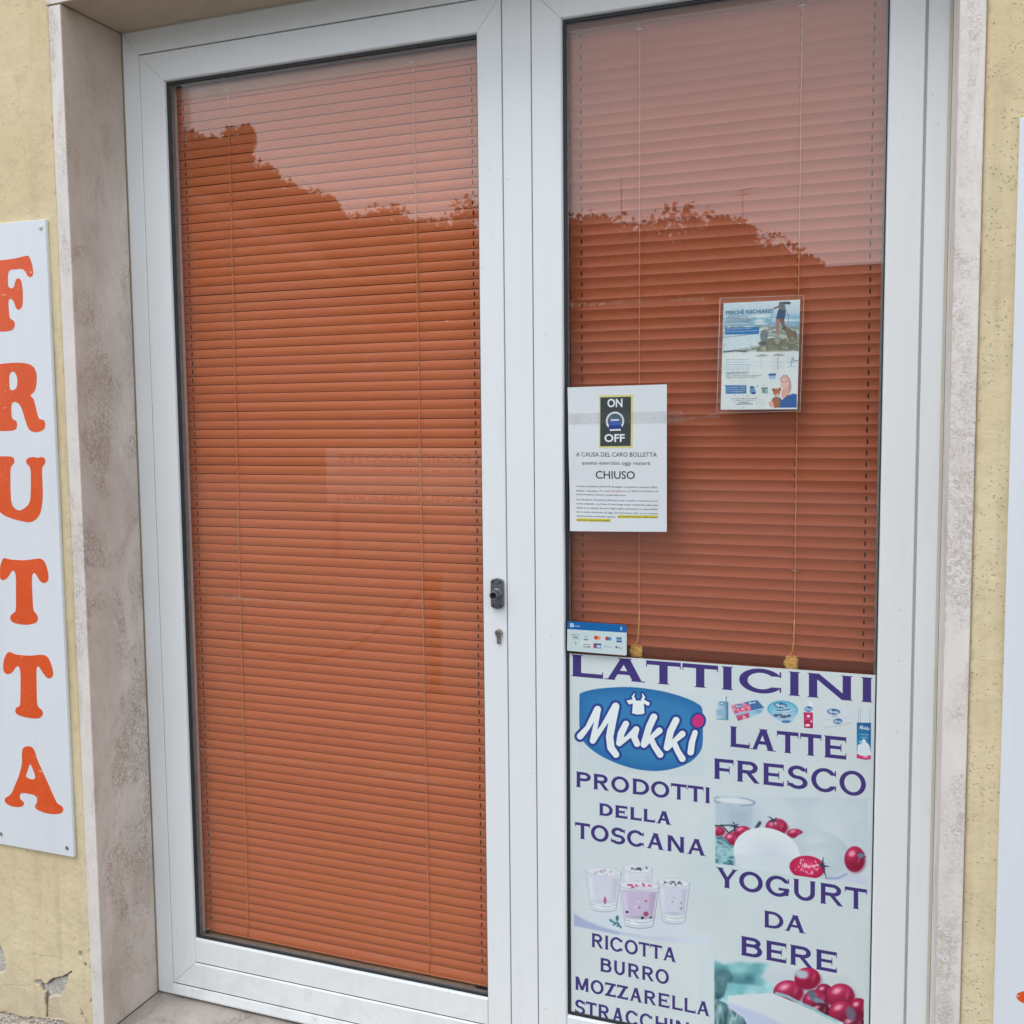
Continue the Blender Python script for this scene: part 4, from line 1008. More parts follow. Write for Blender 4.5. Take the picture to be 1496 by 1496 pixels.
# --- product photographs
def glass_of_yogurt(cx, top, w, h, fill, berries, seed, alpha=1.0):
    wt, wb = w / 2, w * .345; xl = lambda t: cx - wt + (wt - wb) * t; xr = lambda t: cx + wt - (wt - wb) * t
    dk = tuple(v * .86 for v in fill); lt = tuple(min(238, v * 1.07 + 6) for v in fill)
    A.poly([(xl(0), top + 8), (xr(0), top + 24), (xr(.98), top + h * .99), (xl(.98), top + h * .95)], (208, 219, 226), soft=16, alpha=.85 * alpha)
    A.poly([(xl(.12) + 8, top + h * .14), (xr(.14) - 8, top + h * .18), (xr(.78) - 8, top + h * .80), (xl(.76) + 8, top + h * .76)], fill, soft=16, alpha=alpha)
    A.poly([(xr(.2) - w * .20, top + h * .22), (xr(.2) - 8, top + h * .2), (xr(.78) - 8, top + h * .78), (xr(.78) - w * .14, top + h * .80)], dk, soft=34, alpha=.7 * alpha)
    A.poly([(xl(.2) + 14, top + h * .2), (xl(.2) + w * .16, top + h * .2), (xl(.7) + w * .12, top + h * .72), (xl(.7) + 12, top + h * .70)], lt, soft=26, alpha=.8 * alpha)
    A.ell(cx, top + h * .79, wb * 1.08, h * .06, dk, soft=10, alpha=alpha, c2=fill)
    A.poly([(xl(.80), top + h * .80), (xr(.80), top + h * .84), (xr(1), top + h), (xl(1), top + h * .97)], (214, 224, 229), soft=14, alpha=.85 * alpha)
    for a, b in ((.86, .62), (.93, .35), (.99, .95)):
        A.line([(cx - wb * 1.02, top + h * (a - .02)), (cx - wb * .5, top + h * (a + .035)), (cx, top + h * (a + .05)), (cx + wb * .6, top + h * (a + .04)), (cx + wb * 1.02, top + h * (a + .0))], 2.6, (118, 130, 154), soft=6, alpha=b * alpha)
    A.line([(cx - wb * .6, top + h * .90), (cx - wb * .1, top + h * .95)], 7, (236, 242, 245), soft=8, alpha=.9 * alpha)
    A.ell(cx, top + 16, wt, 36, (216, 225, 231), ang=.10, soft=8, alpha=alpha)
    A.ell(cx, top + 30, wt * .88, 27, lt, ang=.10, soft=9, alpha=alpha, c2=(222, 222, 232))
    rs = random.Random(seed)
    for i in range(14):
        c = berries[i % len(berries)]; a = rs.uniform(0, 6.28); q = rs.uniform(.1, .75)
        x_, y_ = cx + q * wt * math.cos(a), top + 22 + q * 24 * math.sin(a) - 6
        A.ell(x_ + 3, y_ + 5, rs.uniform(7, 18), rs.uniform(4, 9), tuple(v * .6 for v in c), ang=rs.uniform(-.8, .8), soft=6, alpha=.45 * alpha)
        A.ell(x_, y_, rs.uniform(6, 19), rs.uniform(4, 11), c, ang=rs.uniform(-.8, .8), soft=5, alpha=.9 * alpha)
    for i in range(5):
        A.ell(cx + rs.uniform(-.6, .7) * wb, top + h * rs.uniform(.35, .76), rs.uniform(5, 14), rs.uniform(4, 11), berries[i % len(berries)], ang=rs.uniform(-1, 1), soft=7, alpha=.65 * alpha)
    for k in range(40):
        t = 2 * math.pi * k / 40; u = 2 * math.pi * (k + 1) / 40; p = lambda t: (cx + wt * math.cos(t), top + 16 + 36 * math.sin(t) + 9 * math.cos(t))
        A.line([p(t), p(u)], 2.2, (140, 152, 174) if math.sin(t) > -.2 else (176, 188, 204), soft=5, alpha=.75 * alpha)
    A.line([(xl(0), top + 12), (xl(.97), top + h * .95)], 2.2, (134, 146, 170), soft=5, alpha=.6 * alpha)
    A.line([(xr(0), top + 26), (xr(.97), top + h * .97)], 3.2, (108, 120, 148), soft=6, alpha=.65 * alpha)
    A.line([(xr(.06) - 10, top + h * .2), (xr(.7) - 10, top + h * .74)], 3.5, (232, 238, 242), soft=7, alpha=.6 * alpha)
A.zoom(820, 1120, 5.754)
A.poly([(108, 1235), (200, 1290), (420, 1370), (700, 1425), (1000, 1432), (1240, 1405), (1240, 1495), (900, 1478), (700, 1450), (400, 1395), (110, 1340)], (172, 184, 214), soft=22, c2=(206, 218, 226), gdir=(1, 0))
A.poly([(108, 1250), (300, 1340), (500, 1395), (480, 1412), (110, 1335)], (165, 176, 210), soft=12)
A.poly([(230, 1200), (1030, 1290), (1050, 1420), (700, 1415), (300, 1320)], (206, 216, 230), soft=40, alpha=.8)
glass_of_yogurt(640, 840, 250, 330, (214, 216, 228), [(60, 70, 84), (40, 52, 66), (214, 222, 228), (90, 96, 110)], 4, .55)
glass_of_yogurt(355, 868, 300, 340, (204, 207, 224), [(214, 210, 214), (226, 222, 226), (180, 156, 178)], 2, .72)
glass_of_yogurt(945, 960, 270, 350, (203, 207, 224), [(84, 96, 112), (60, 72, 90), (150, 150, 168), (226, 228, 232)], 8, .8)
glass_of_yogurt(655, 985, 335, 360, (194, 184, 210), [(196, 70, 104), (214, 96, 128), (226, 214, 220), (176, 48, 84), (224, 220, 228)], 5)
A.ell(368, 1125, 12, 32, (176, 96, 130), soft=6); A.ell(712, 1238, 22, 20, (160, 70, 104), soft=6); A.ell(552, 1222, 14, 10, (66, 50, 82), soft=4); A.ell(682, 1272, 13, 12, (56, 52, 78), soft=4); A.ell(752, 1268, 11, 8, (60, 66, 84), soft=4)
for q in ((430, 1300, 30, 12, .5), (470, 1275, 14, 24, 0), (455, 1320, 26, 9, -.6), (478, 1330, 10, 20, .4), (495, 1345, 18, 8, .9)): A.ell(*q[:4], (66, 120, 128), ang=q[4], soft=6); 
A.ell(440, 1298, 20, 6, (150, 190, 190), ang=.5, soft=4)

A.zoom(1030, 1150, 5.754)
frameB = [(88, 75), (1365, 100), (1365, 815), (1100, 785), (600, 712), (88, 642)]
A.poly(frameB, (184, 202, 210), soft=10, c2=(205, 216, 222))
A.texture(frameB, [(186, 204, 212), (198, 212, 218), (206, 218, 222)], 420, soft=14, seed=5)
A.poly([(88, 110), (410, 150), (390, 330), (88, 320)], (180, 198, 208), soft=30)
A.poly([(200, 170), (380, 200), (370, 330), (210, 310)], (166, 186, 200), soft=60, alpha=.8)
for t in np.linspace(-2.9, 2.9, 60):
    A.ell(245 + 170 * math.cos(t), 118 + 34 * math.sin(t) + 14 * math.cos(t), 9, 7, (110, 116, 160) if abs(t) < 1.3 or abs(t) > 2.4 else (176, 190, 206), soft=9, alpha=.35)
A.ell(240, 115, 140, 20, (214, 224, 230), ang=.09, soft=14)
def tomato(cx, cy, r, ry=None, star=None, c1=(216, 84, 122), c2=(160, 26, 70)):
    ry = ry or r; A.ell(cx + r * .1, cy + ry * .12, r * 1.04, ry * 1.02, (120, 60, 90), soft=22, alpha=.35)
    A.ell(cx, cy, r, ry, c1, c2=c2, off=(-.2, -.4), soft=9); A.ell(cx + r * .18, cy + ry * .34, r * .66, ry * .52, tuple(v * .8 for v in c2), soft=r * .7, alpha=.55)
    A.ell(cx - r * .28, cy - ry * .42, r * .30, ry * .20, (240, 176, 200), ang=-.4, soft=r * .22, alpha=.85); A.ell(cx + r * .5, cy - ry * .1, r * .10, ry * .3, (226, 120, 156), ang=.3, soft=r * .2, alpha=.5)
    if star:
        for a in range(5):
            t = star[2] + a * 1.26; L = star[3] * (1 if a % 2 else .7); m_ = (star[0] + L * .55 * math.cos(t + .15), star[1] + L * .4 * math.sin(t + .15) - 5)
            A.line([(star[0], star[1], 7), (*m_, 5), (star[0] + L * math.cos(t), star[1] + L * .7 * math.sin(t), 1.5)], 4, (46, 60, 82), soft=5)
tomato(95, 372, 70, 42); tomato(222, 440, 62, 62); tomato(312, 372, 72, 46, (255, 330, .4, 60))
A.poly([(-60, 250), (87, 255), (87, 660), (-60, 640)], (200, 215, 217), soft=3)
A.line([(88, 322), (150, 330), (200, 385), (255, 350), (230, 320), (130, 320)], 6, (52, 68, 80), soft=5)
A.texture([(88, 405), (160, 420), (215, 480), (265, 505), (250, 560), (275, 600), (262, 660), (88, 640)], [(46, 84, 100), (96, 150, 160), (160, 205, 210), (60, 104, 120), (120, 170, 178)], 110, soft=8, seed=9, stretch=(1.5, .8))
for q in ([(95, 440), (170, 470), (220, 520)], [(100, 560), (160, 590), (235, 560)], [(120, 620), (190, 600), (240, 610)]): A.line(q, 9, (150, 200, 205), soft=8, alpha=.7)
A.line([(430, 345), (460, 300)], 14, (60, 76, 104), soft=10)
tomato(600, 335, 92, 72, (575, 285, .2, 72)); tomato(755, 388, 64, 38)
A.ell(965, 560, 258, 190, (205, 218, 222), c2=(180, 198, 206), off=(-.2, -.5), soft=12, ang=.25)
A.ell(1000, 620, 214, 150, (200, 214, 220), c2=(186, 202, 210), off=(-.2, -.4), soft=14)
A.ell(520, 560, 285, 215, (197, 211, 222), c2=(220, 229, 233), off=(.15, .15), soft=8, ang=.28)
A.poly([(245, 560), (800, 600), (760, 740), (600, 712), (245, 662)], (206, 218, 224), soft=30)
A.poly([(1080, 740), (1190, 690), (1365, 760), (1365, 830), (1050, 785)], (196, 206, 222), soft=24)
A.line([(1020, 768), (1120, 765), (1190, 730)], 9, (140, 156, 188), soft=12, alpha=.8)
tomato(1258, 605, 86, 108, (1310, 580, .2, 70), c1=(216, 70, 110), c2=(150, 20, 60))
A.ell(1310, 575, 26, 20, (110, 120, 150), soft=10)
A.ell(860, 675, 150, 98, (222, 74, 116), c2=(176, 22, 70), off=(0, -.1), soft=8, ang=.1)
rs = random.Random(3)
for i in range(34):
    a = rs.uniform(0, 6.28); q = rs.uniform(.2, .85); A.ell(850 + 130 * q * math.cos(a), 672 + 80 * q * math.sin(a), rs.uniform(3, 8), rs.uniform(5, 13), (240, 190, 204), ang=rs.uniform(-1, 1), soft=4, alpha=.8)
A.line([(840, 668), (900, 665), (965, 650)], 7, (244, 180, 196), soft=6)
for q in ([(985, 660), (995, 590)], [(985, 660), (1045, 668)], [(985, 660), (1020, 760)], [(975, 655), (950, 640)], [(985, 660), (1005, 640)]): A.line([(q[0][0], q[0][1], 11), (q[1][0], q[1][1], 2)], 6, (44, 66, 84), soft=5)
A.poly([(-40, 668), (88, 646), (600, 718), (1100, 790), (1365, 822), (1365, 1000), (-40, 900)], (200, 215, 217), soft=3)

A.zoom(1030, 1260, 5.754)
frameC = [(78, 820), (1333, 880), (1333, 1560), (78, 1560)]
A.clip = None
A.poly([(78, 870), (1200, 960), (1333, 1150), (1333, 1560), (78, 1560)], (196, 208, 214), soft=60)
A.texture([(78, 815), (160, 860), (240, 835), (560, 850), (470, 960), (560, 1030), (600, 1100), (500, 1180), (200, 1200), (78, 1180)], [(80, 140, 150), (140, 200, 204), (176, 222, 222), (110, 172, 178), (64, 118, 130)], 300, soft=30, seed=12)
A.texture([(78, 900), (200, 900), (240, 960), (170, 1120), (110, 1160), (78, 1150)], [(40, 76, 88), (70, 110, 120), (110, 160, 165)], 150, soft=26, seed=13)
A.texture([(78, 1150), (170, 1180), (260, 1260), (340, 1310), (420, 1560), (78, 1560)], [(30, 56, 66), (84, 128, 134), (160, 196, 198), (54, 92, 100), (120, 160, 164)], 170, soft=16, seed=14, stretch=(.5, 1.6))
A.texture([(190, 1010), (400, 1030), (560, 1060), (640, 1100), (480, 1110), (180, 1130), (150, 1170)], [(120, 184, 190), (160, 212, 214), (190, 226, 226)], 200, soft=20, seed=15)
tomato(700, 1090, 125, 100, c1=(214, 70, 112), c2=(150, 24, 66)); tomato(860, 975, 108, 92, c1=(206, 50, 96), c2=(150, 20, 62)); A.ell(810, 940, 58, 34, (176, 190, 200), soft=20, ang=.3)
tomato(1000, 1090, 70, 70, c1=(170, 40, 80), c2=(120, 20, 54)); tomato(1140, 1125, 115, 108, c1=(216, 70, 112), c2=(150, 24, 66)); tomato(930, 1170, 112, 100, c1=(206, 60, 100), c2=(140, 20, 60))
A.ell(905, 1120, 30, 55, (90, 106, 122), soft=18, ang=-.6); A.ell(960, 1170, 52, 26, (120, 140, 150), soft=16, ang=.5)
tomato(1290, 1230, 80, 90, c1=(190, 40, 84), c2=(130, 16, 54)); tomato(960, 1250, 90, 70, c1=(120, 30, 60), c2=(80, 16, 40)); tomato(1150, 1260, 112, 96, c1=(212, 64, 106), c2=(146, 22, 62)); tomato(1240, 1370, 110, 90, c1=(150, 40, 70), c2=(90, 20, 50))
A.ell(1225, 1270, 40, 60, (110, 96, 120), soft=22, ang=-.3)
A.poly([(190, 1120), (560, 1095), (1160, 1345), (1260, 1560), (420, 1560), (330, 1300), (195, 1215)], (206, 217, 220), soft=9)
A.poly([(195, 1180), (420, 1250), (620, 1340), (860, 1560), (420, 1560), (330, 1300), (195, 1215)], (186, 198, 222), soft=34)
A.line([(600, 1100), (700, 1130), (800, 1185), (900, 1225), (1000, 1285), (1110, 1335)], 13, (150, 200, 206), soft=12, alpha=.9)
A.poly([(1335, 800), (1500, 800), (1500, 1560), (1335, 1560)], (200, 215, 217), soft=4); A.poly([(-60, 800), (76, 800), (76, 1560), (-60, 1560)], (200, 215, 217), soft=4)

# --- row of packs
strokes = [[(172, 845, 34), (240, 765, 26), (330, 600, 36)], [(330, 602, 36), (318, 720, 24), (287, 885, 32)], [(287, 885, 32), (372, 765, 24), (495, 572, 38)], [(495, 575, 38), (468, 700, 40), (440, 850, 38), (452, 950, 38), (498, 1012, 34)],
           [(588, 733, 33), (545, 820, 36), (528, 905, 32)], [(528, 908, 32), (600, 860, 22), (682, 782, 32)], [(682, 782, 32), (662, 850, 34), (690, 915, 32)],
           [(842, 670, 36), (800, 760, 36), (752, 920, 34)], [(752, 922, 32), (830, 850, 26), (892, 795, 34)], [(815, 865, 30), (850, 940, 30), (900, 1012, 34)],
           [(1045, 700, 36), (995, 800, 36), (962, 948, 34)], [(962, 950, 32), (1040, 880, 26), (1102, 825, 34)], [(1022, 895, 30), (1060, 980, 30), (1102, 1050, 34)],
           [(1218, 812, 28), (1190, 900, 32), (1178, 990, 34)]]
A.zoom(1050, 1010, 6.504)
def minilogo(cx, cy, w, h, ang=0.05, tail=True):
    A.ell(cx, cy, w, h, (30, 96, 150), ang=ang, soft=6)
    for s_k in strokes:
        A.line([(cx + (a - 700) / 560 * w * .88, cy + (b - 790) / 330 * h * .95 + (a - 700) / 560 * w * (ang - .05), max(1.3, r_ / 560 * w * .75)) for a, b, r_ in s_k], 2, (232, 240, 244), soft=3)
A.poly([(-28, 100), (-20, 92), (80, 92), (92, 110), (92, 275), (-20, 268)], (196, 214, 224), soft=6, c2=(120, 158, 186), gdir=(1, 0))
A.poly([(66, 100), (90, 106), (90, 272), (68, 268)], (86, 128, 160), soft=8); A.poly([(-22, 170), (70, 176), (70, 235), (-22, 230)], (140, 178, 204), soft=14); A.line([(-16, 262), (80, 270)], 5, (90, 160, 170), soft=6)
A.poly([(46, 45), (76, 48), (76, 92), (48, 92)], (214, 224, 228), soft=6); A.poly([(64, 48), (76, 50), (76, 92), (66, 92)], (110, 140, 165), soft=8); A.ell(30, 116, 26, 18, (70, 128, 170), soft=5); A.ell(30, 116, 15, 9, (190, 214, 224), soft=5)
A.poly([(110, 130), (368, 80), (434, 156), (410, 205), (290, 250), (182, 284), (160, 230), (140, 215)], (150, 190, 214), soft=5)
A.poly([(240, 106), (366, 84), (430, 156), (300, 184)], (70, 108, 160), soft=6); A.poly([(110, 132), (240, 106), (310, 180), (150, 214)], (214, 150, 178), soft=8)
A.texture([(120, 140), (290, 120), (312, 180), (150, 212)], [(236, 200, 214), (196, 70, 110), (230, 160, 186), (170, 40, 80)], 28, seed=20)
A.poly([(160, 232), (300, 200), (296, 248), (184, 282)], (200, 90, 130), soft=6); A.texture([(180, 240), (285, 215), (280, 250), (190, 278)], [(220, 130, 160), (160, 30, 70), (230, 190, 205)], 24, seed=21)
A.poly([(290, 200), (432, 160), (408, 204), (292, 248)], (150, 200, 220), soft=5); minilogo(318, 108, 42, 18, -.2); minilogo(372, 194, 32, 11, -.2); minilogo(190, 140, 38, 16, -.1)
A.poly([(462, 190), (755, 200), (700, 285), (640, 302), (540, 262)], (196, 214, 224), soft=6, c2=(150, 184, 208)); A.ell(608, 172, 146, 84, (150, 200, 220), ang=.06, soft=5, c2=(80, 166, 200), off=(.1, .5)); A.ell(608, 178, 134, 74, (196, 214, 226), ang=.06, soft=8, c2=(120, 188, 212), off=(.1, .35))
minilogo(588, 134, 62, 27, .08); A.line([(552, 178), (600, 182), (672, 170)], 5, (66, 96, 140), soft=5); A.line([(560, 200), (640, 206), (735, 188)], 2.4, (120, 150, 180), soft=5)
for q in ((545, 228, 26, 15), (620, 240, 36, 16), (668, 232, 20, 14), (585, 222, 18, 10)): A.ell(*q, (84, 102, 134), soft=6)
A.ell(640, 288, 44, 13, (60, 120, 168), soft=6)
A.poly([(806, 196), (894, 200), (896, 346), (886, 352), (812, 346)], (190, 46, 100), soft=4, c2=(160, 26, 76)); A.poly([(818, 140), (888, 140), (894, 200), (808, 198)], (214, 224, 230), soft=5); A.poly([(860, 96), (888, 98), (888, 142), (850, 142)], (220, 230, 234), soft=6); minilogo(852, 168, 38, 26, .0)
for q in ((852, 236, 16, 13), (880, 286, 9, 9), (845, 322, 24, 12)): A.ell(*q, (240, 214, 224), soft=5)
A.line([(812, 262), (890, 266)], 2, (220, 120, 160), soft=3)
A.poly([(1020, 150), (1250, 165), (1262, 290), (1010, 345), (975, 270)], (206, 216, 222), soft=24); A.line([(985, 268), (1180, 262), (1255, 240)], 3, (176, 192, 206), soft=10, alpha=.8); A.line([(1000, 345), (1180, 318), (1262, 292)], 4, (170, 184, 198), soft=12, alpha=.7)
minilogo(1092, 194, 62, 28, .06); minilogo(1132, 285, 42, 26, -.06); A.line([(1080, 236), (1120, 236)], 2.5, (70, 110, 160), soft=4)
A.poly([(1324, 152), (1446, 156), (1446, 300), (1314, 296)], (206, 216, 224), soft=5); 
for x in (1330, 1348, 1440): A.line([(x, 160), (x - 4, 295)], 2.4, (156, 172, 190), soft=5)
A.poly([(1312, 296), (1446, 300), (1444, 640), (1400, 652), (1312, 634)], (26, 96, 150), soft=4, c2=(60, 160, 200)); A.poly([(1424, 300), (1446, 300), (1444, 640), (1424, 644)], (20, 70, 120), soft=12, alpha=.6)
minilogo(1384, 346, 58, 34, .06); A.line([(1345, 408), (1425, 414)], 3, (150, 200, 220), soft=5); A.line([(1350, 436), (1418, 440)], 3, (150, 200, 220), soft=5)
A.poly(spline([(1318, 560), (1322, 510), (1350, 500), (1365, 460), (1385, 452), (1400, 480), (1428, 510), (1442, 560), (1442, 625), (1318, 605)], 4), (214, 226, 234), soft=7); A.ell(1350, 482, 16, 14, (130, 190, 220), soft=6)
A.poly([(1312, 590), (1345, 610), (1395, 618), (1445, 606), (1444, 642), (1400, 652), (1312, 634)], (200, 50, 110), soft=7); A.ell(1395, 625, 26, 8, (236, 150, 180), soft=6)

# --- brand mark
A.zoom(820, 940, 6.233)
blob = [tuple(q) for q in spline([(166, 490), (180, 452), (300, 418), (450, 402), (600, 397), (750, 408), (950, 442), (1120, 492), (1240, 548), (1284, 600), (1288, 750), (1288, 900), (1262, 990), (1180, 1075), (1050, 1132), (900, 1160), (750, 1155), (600, 1124), (430, 1060), (300, 985), (205, 895), (168, 780), (164, 620)], 5)]
A.poly(blob, (36, 106, 164), soft=5); A.poly(blob, (62, 140, 190), soft=130, alpha=.6, grow=-60)
for yy in range(420, 1150, 9): A.line([(160, yy), (1290, yy + 60)], 1.2, (44, 108, 160), soft=2, alpha=.10)
A.poly([(60, 300), (60, 380), (166, 470), (300, 300)], (200, 215, 217), alpha=0)
DB = (42, 66, 140); WH = (226, 236, 240)
cowp = [[(655, 512), (672, 520), (735, 520), (748, 512), (752, 560), (758, 636), (735, 645), (690, 648), (644, 636), (650, 570)], [(592, 520), (655, 508), (660, 545), (616, 556)], [(748, 510), (808, 540), (794, 570), (746, 545)]]
horns = [[(664, 512, 14), (652, 488, 11), (666, 456, 4)], [(740, 512, 14), (752, 488, 11), (738, 458, 4)]]
for s in strokes: A.line(s, 30, DB, grow=19)
for P in cowp: A.poly(P, DB, grow=18)
for s in horns: A.line(s, 10, DB, grow=16)
A.ell(1245, 706, 73, 80, DB, ang=.3)
for s in strokes: A.line([(a, b, r_ * .88) for a, b, r_ in s], 30, WH)
for P in cowp: A.poly(P, WH)
for s in horns: A.line(s, 10, WH)
A.ell(1245, 706, 53, 60, (196, 46, 124), ang=.3, soft=5)

# --- lettering
A.zoom(0, 0, 1)
def word(gl, t0, t1, b0, b1, tv, th): A.word(gl, (t0, t1), (b0, b1), tv, th, INK)
word([('L', 834.9, 881), ('A', 883, 942.7), ('T', 944, 994.6), ('T', 996.8, 1049), ('I', 1054.9, 1070.3), ('C', 1079.9, 1141.6), ('I', 1152, 1169), ('N', 1179.8, 1245.2), ('I', 1257.7, 1275.4)], (834.9, 956.0), (1275.4, 990.4), (834.9, 987.8), (1275.4, 1026.6), 12.2, 6.0)
word([('L', 1066.5, 1095.3), ('A', 1096.6, 1133.4), ('T', 1135.1, 1166.6), ('T', 1168.9, 1200), ('E', 1204.3, 1236.3)], (1066.5, 1060.8), (1236.3, 1077.3), (1066.5, 1090.7), (1236.3, 1109.8), 7.6, 5.3)
word([('F', 1043, 1071.7), ('R', 1076.6, 1109.6), ('E', 1114.6, 1145), ('S', 1150.3, 1179.8), ('C', 1185.2, 1221.7), ('O', 1226.4, 1265)], (1043, 1107.7), (1265, 1128.6), (1043, 1137.3), (1265, 1164.0), 7.0, 5.0)
word([('P', 841.7, 863.1), ('R', 866.9, 889.5), ('O', 893, 919), ('D', 923.8, 948.3), ('O', 951.2, 977.8), ('T', 980.2, 1003.2), ('T', 1004.4, 1027.7), ('I', 1030.3, 1037.2)], (841.7, 1127), (1037.2, 1150.8), (841.7, 1149.5), (1037.2, 1173.9), 5.2, 4.0)
word([('D', 875.3, 895.1), ('E', 898.6, 916.6), ('L', 920.5, 937.3), ('L', 939.9, 957), ('A', 958.7, 981.3)], (875.3, 1173), (981.3, 1186.6), (875.3, 1190.9), (981.3, 1205.5), 4.9, 3.5)
word([('T', 840, 862), ('O', 863.4, 889.2), ('S', 892.6, 913.3), ('C', 916.1, 940.8), ('A', 944.3, 970.9), ('N', 974.7, 999.9), ('A', 1003.4, 1031.5)], (840, 1200.8), (1031.5, 1227.8), (840, 1224.3), (1031.5, 1250.9), 5.2, 4.0)
word([('Y', 1046.5, 1077.8), ('O', 1079.9, 1114.3), ('G', 1118.6, 1153), ('U', 1159, 1191.6), ('R', 1198.2, 1231.6), ('T', 1234.2, 1266.7)], (1046.5, 1266.6), (1266.7, 1299.6), (1046.5, 1294.8), (1266.7, 1330.4), 6.6, 4.9)
word([('D', 1116.4, 1144.4), ('A', 1146.1, 1177.4)], (1116.4, 1330), (1177.4, 1339.8), (1116.4, 1354.4), (1177.4, 1364.3), 5.8, 4.0)
word([('B', 1082.5, 1113.4), ('E', 1119, 1148.7), ('R', 1154.3, 1187.3), ('E', 1192, 1222.6)], (1082.5, 1367.2), (1222.6, 1391.6), (1082.5, 1395.2), (1222.6, 1421.6), 6.8, 4.8)
word([('R', 864.4, 881), ('I', 884.2, 888.4), ('C', 891.4, 909.5), ('O', 912.6, 931.8), ('T', 933.1, 949.2), ('T', 950, 967.3), ('A', 968.4, 988.1)], (864.4, 1362.9), (988.1, 1385.9), (864.4, 1383.3), (988.1, 1406.1), 3.8, 3.2)
word([('B', 877, 893.5), ('U', 896.7, 913.4), ('R', 917.4, 934.2), ('R', 937.9, 955.1), ('O', 957.7, 977.2)], (877, 1399), (977.2, 1418.1), (877, 1418.9), (977.2, 1438.7), 3.9, 3.2)
word([('M', 840.4, 860.1), ('O', 863, 881.8), ('Z', 883.9, 899.7), ('Z', 901.3, 917.4), ('A', 919.5, 938.7), ('R', 941.1, 958.3), ('E', 961.7, 978), ('L', 981.6, 997.3), ('L', 999.7, 1016.2), ('A', 1017.3, 1037.4)], (840.4, 1426.2), (1037.4, 1464.8), (840.4, 1445.6), (1037.4, 1485.2), 3.9, 3.2)
word([('S', 840, 854.8), ('T', 855.8, 871.8), ('R', 874, 890.6), ('A', 893.8, 911.8), ('C', 913.9, 931.5), ('C', 934.7, 952.8), ('H', 957.2, 975.3), ('I', 978.5, 983), ('N', 986.9, 1006.9), ('O', 1010.9, 1031)], (840, 1459.5), (1031, 1499.2), (840, 1480.4), (1031, 1520.5), 3.9, 3.3)
gr = np.random.RandomState(5).normal(0, 1, (A.h, A.w, 1)).astype(np.float32); gr = (gr + np.roll(gr, 1, 0) + np.roll(gr, 1, 1) + np.roll(gr, 2, 1)) / 2
A.img = np.clip(A.img + gr * 1.8, 0, 255)
M_POSTER = m_print('dairy_poster_print', A.save('dairy_poster_print', 1.10), .5)
ptl, ptr = tr(830.5, 954.5, YPO), tr(1281, 986.5, YPO)
poster = print_sheet('dairy_poster', A, [ptl, (1.7168, ptr[1]), (1.1005, .128), (1.7168, .128)], YPO, .0008, M_POSTER)
tag(poster, 'large pale dairy poster headed LATTICINI stuck on the lower half of the glass', 'poster')

# ================================================================== CLOSED NOTICE (A4 sheet)
YN = -.0015
def nwarp(x, z):
    u = (x - 1.10) / .2; v = (z - 1.19) / .30
    return -.0035 * (1 - (2 * u - 1) ** 2) * .6 - .004 * max(0, .35 - v) * (1 - u) * 3 + .0012 * math.sin(v * 9) * (1 - u) - .0022 * math.exp(-((v - .78) / .03) ** 2) * 0
ntl, ntr, nbl, nbr = tr(829, 566, YN), tr(974, 561.5, YN), tr(833.5, 775.5, YN), tr(974, 777, YN)
notice = print_sheet('notice_sheet', None, [ntl, ntr, nbl, nbr], YN, .0006, M_PAPER, nx=36, nz=52, warp=nwarp)
tag(notice, 'white paper notice with the word CHIUSO and an ON OFF switch picture', 'notice')
KN = 5.983
def nz_(x, y): return tr(820 + x / KN, 550 + y / KN, YN)
def quadz(name, pts, dy, mat, parent, f, y, warp=None):
    P = [f(*p) for p in pts]; n = 6
    V = []; F = []
    tl, trr, br, bl = [np.array(p) for p in P]
    for j in range(n + 1):
        for i in range(n + 1):
            u, v = i / n, j / n; p = (tl * (1 - u) + trr * u) * (1 - v) + (bl * (1 - u) + br * u) * v
            V.append((p[0], y - dy + (warp(p[0], p[1]) if warp else 0), p[1]))
    for j in range(n):
        for i in range(n): a = j * (n + 1) + i; F.append((a, a + n + 1, a + n + 2, a + 1))
    return put(name, V, F, mat, parent)
quadz('yellow_border', [(333, 165), (630, 158), (626, 625), (333, 627)], .00015, simple('pale_yellow_ink', (.66, .64, .25), .8), notice, nz_, YN, nwarp)
quadz('switch_plate', [(343, 183), (611, 176), (609, 607), (343, 610)], .0003, simple('switch_charcoal', (.035, .045, .048), .6), notice, nz_, YN, nwarp)
def disc(name, cx, cy, r0, r1, a0, a1, dy, mat, f=nz_, y=YN, parent=None, warp=nwarp, n=28):
    V = []; F = []
    for k in range(n + 1):
        t = a0 + (a1 - a0) * k / n
        for r in (r0, r1):
            x, z = f(cx + r * math.cos(t), cy + r * 1.03 * math.sin(t)); V.append((x, y - dy + (warp(x, z) if warp else 0), z))
    for k in range(n): F.append((2 * k, 2 * k + 2, 2 * k + 3, 2 * k + 1))
    return put(name, V, F, mat, parent)
disc('switch_ring', 472, 390, 64, 80, math.pi * .75, math.pi * 2.25, .00045, M_INKWHITE, parent=notice)
disc('switch_face', 472, 390, 0, 62, 0, 2 * math.pi, .00045, simple('switch_teal', (.05, .12, .16), .6), parent=notice)
M_SWB = simple('switch_blue', (.025, .10, .50), .6)
quadz('switch_lever', [(428, 368), (512, 366), (516, 425), (426, 428)], .0006, M_SWB, notice, nz_, YN, nwarp)
quadz('switch_lever', [(415, 430), (530, 426), (532, 458), (418, 460)], .0007, simple('switch_navy', (.015, .03, .22), .6), notice, nz_, YN, nwarp)
quadz('switch_lever', [(436, 374), (506, 372), (508, 386), (436, 388)], .0008, M_INKWHITE, notice, nz_, YN, nwarp)
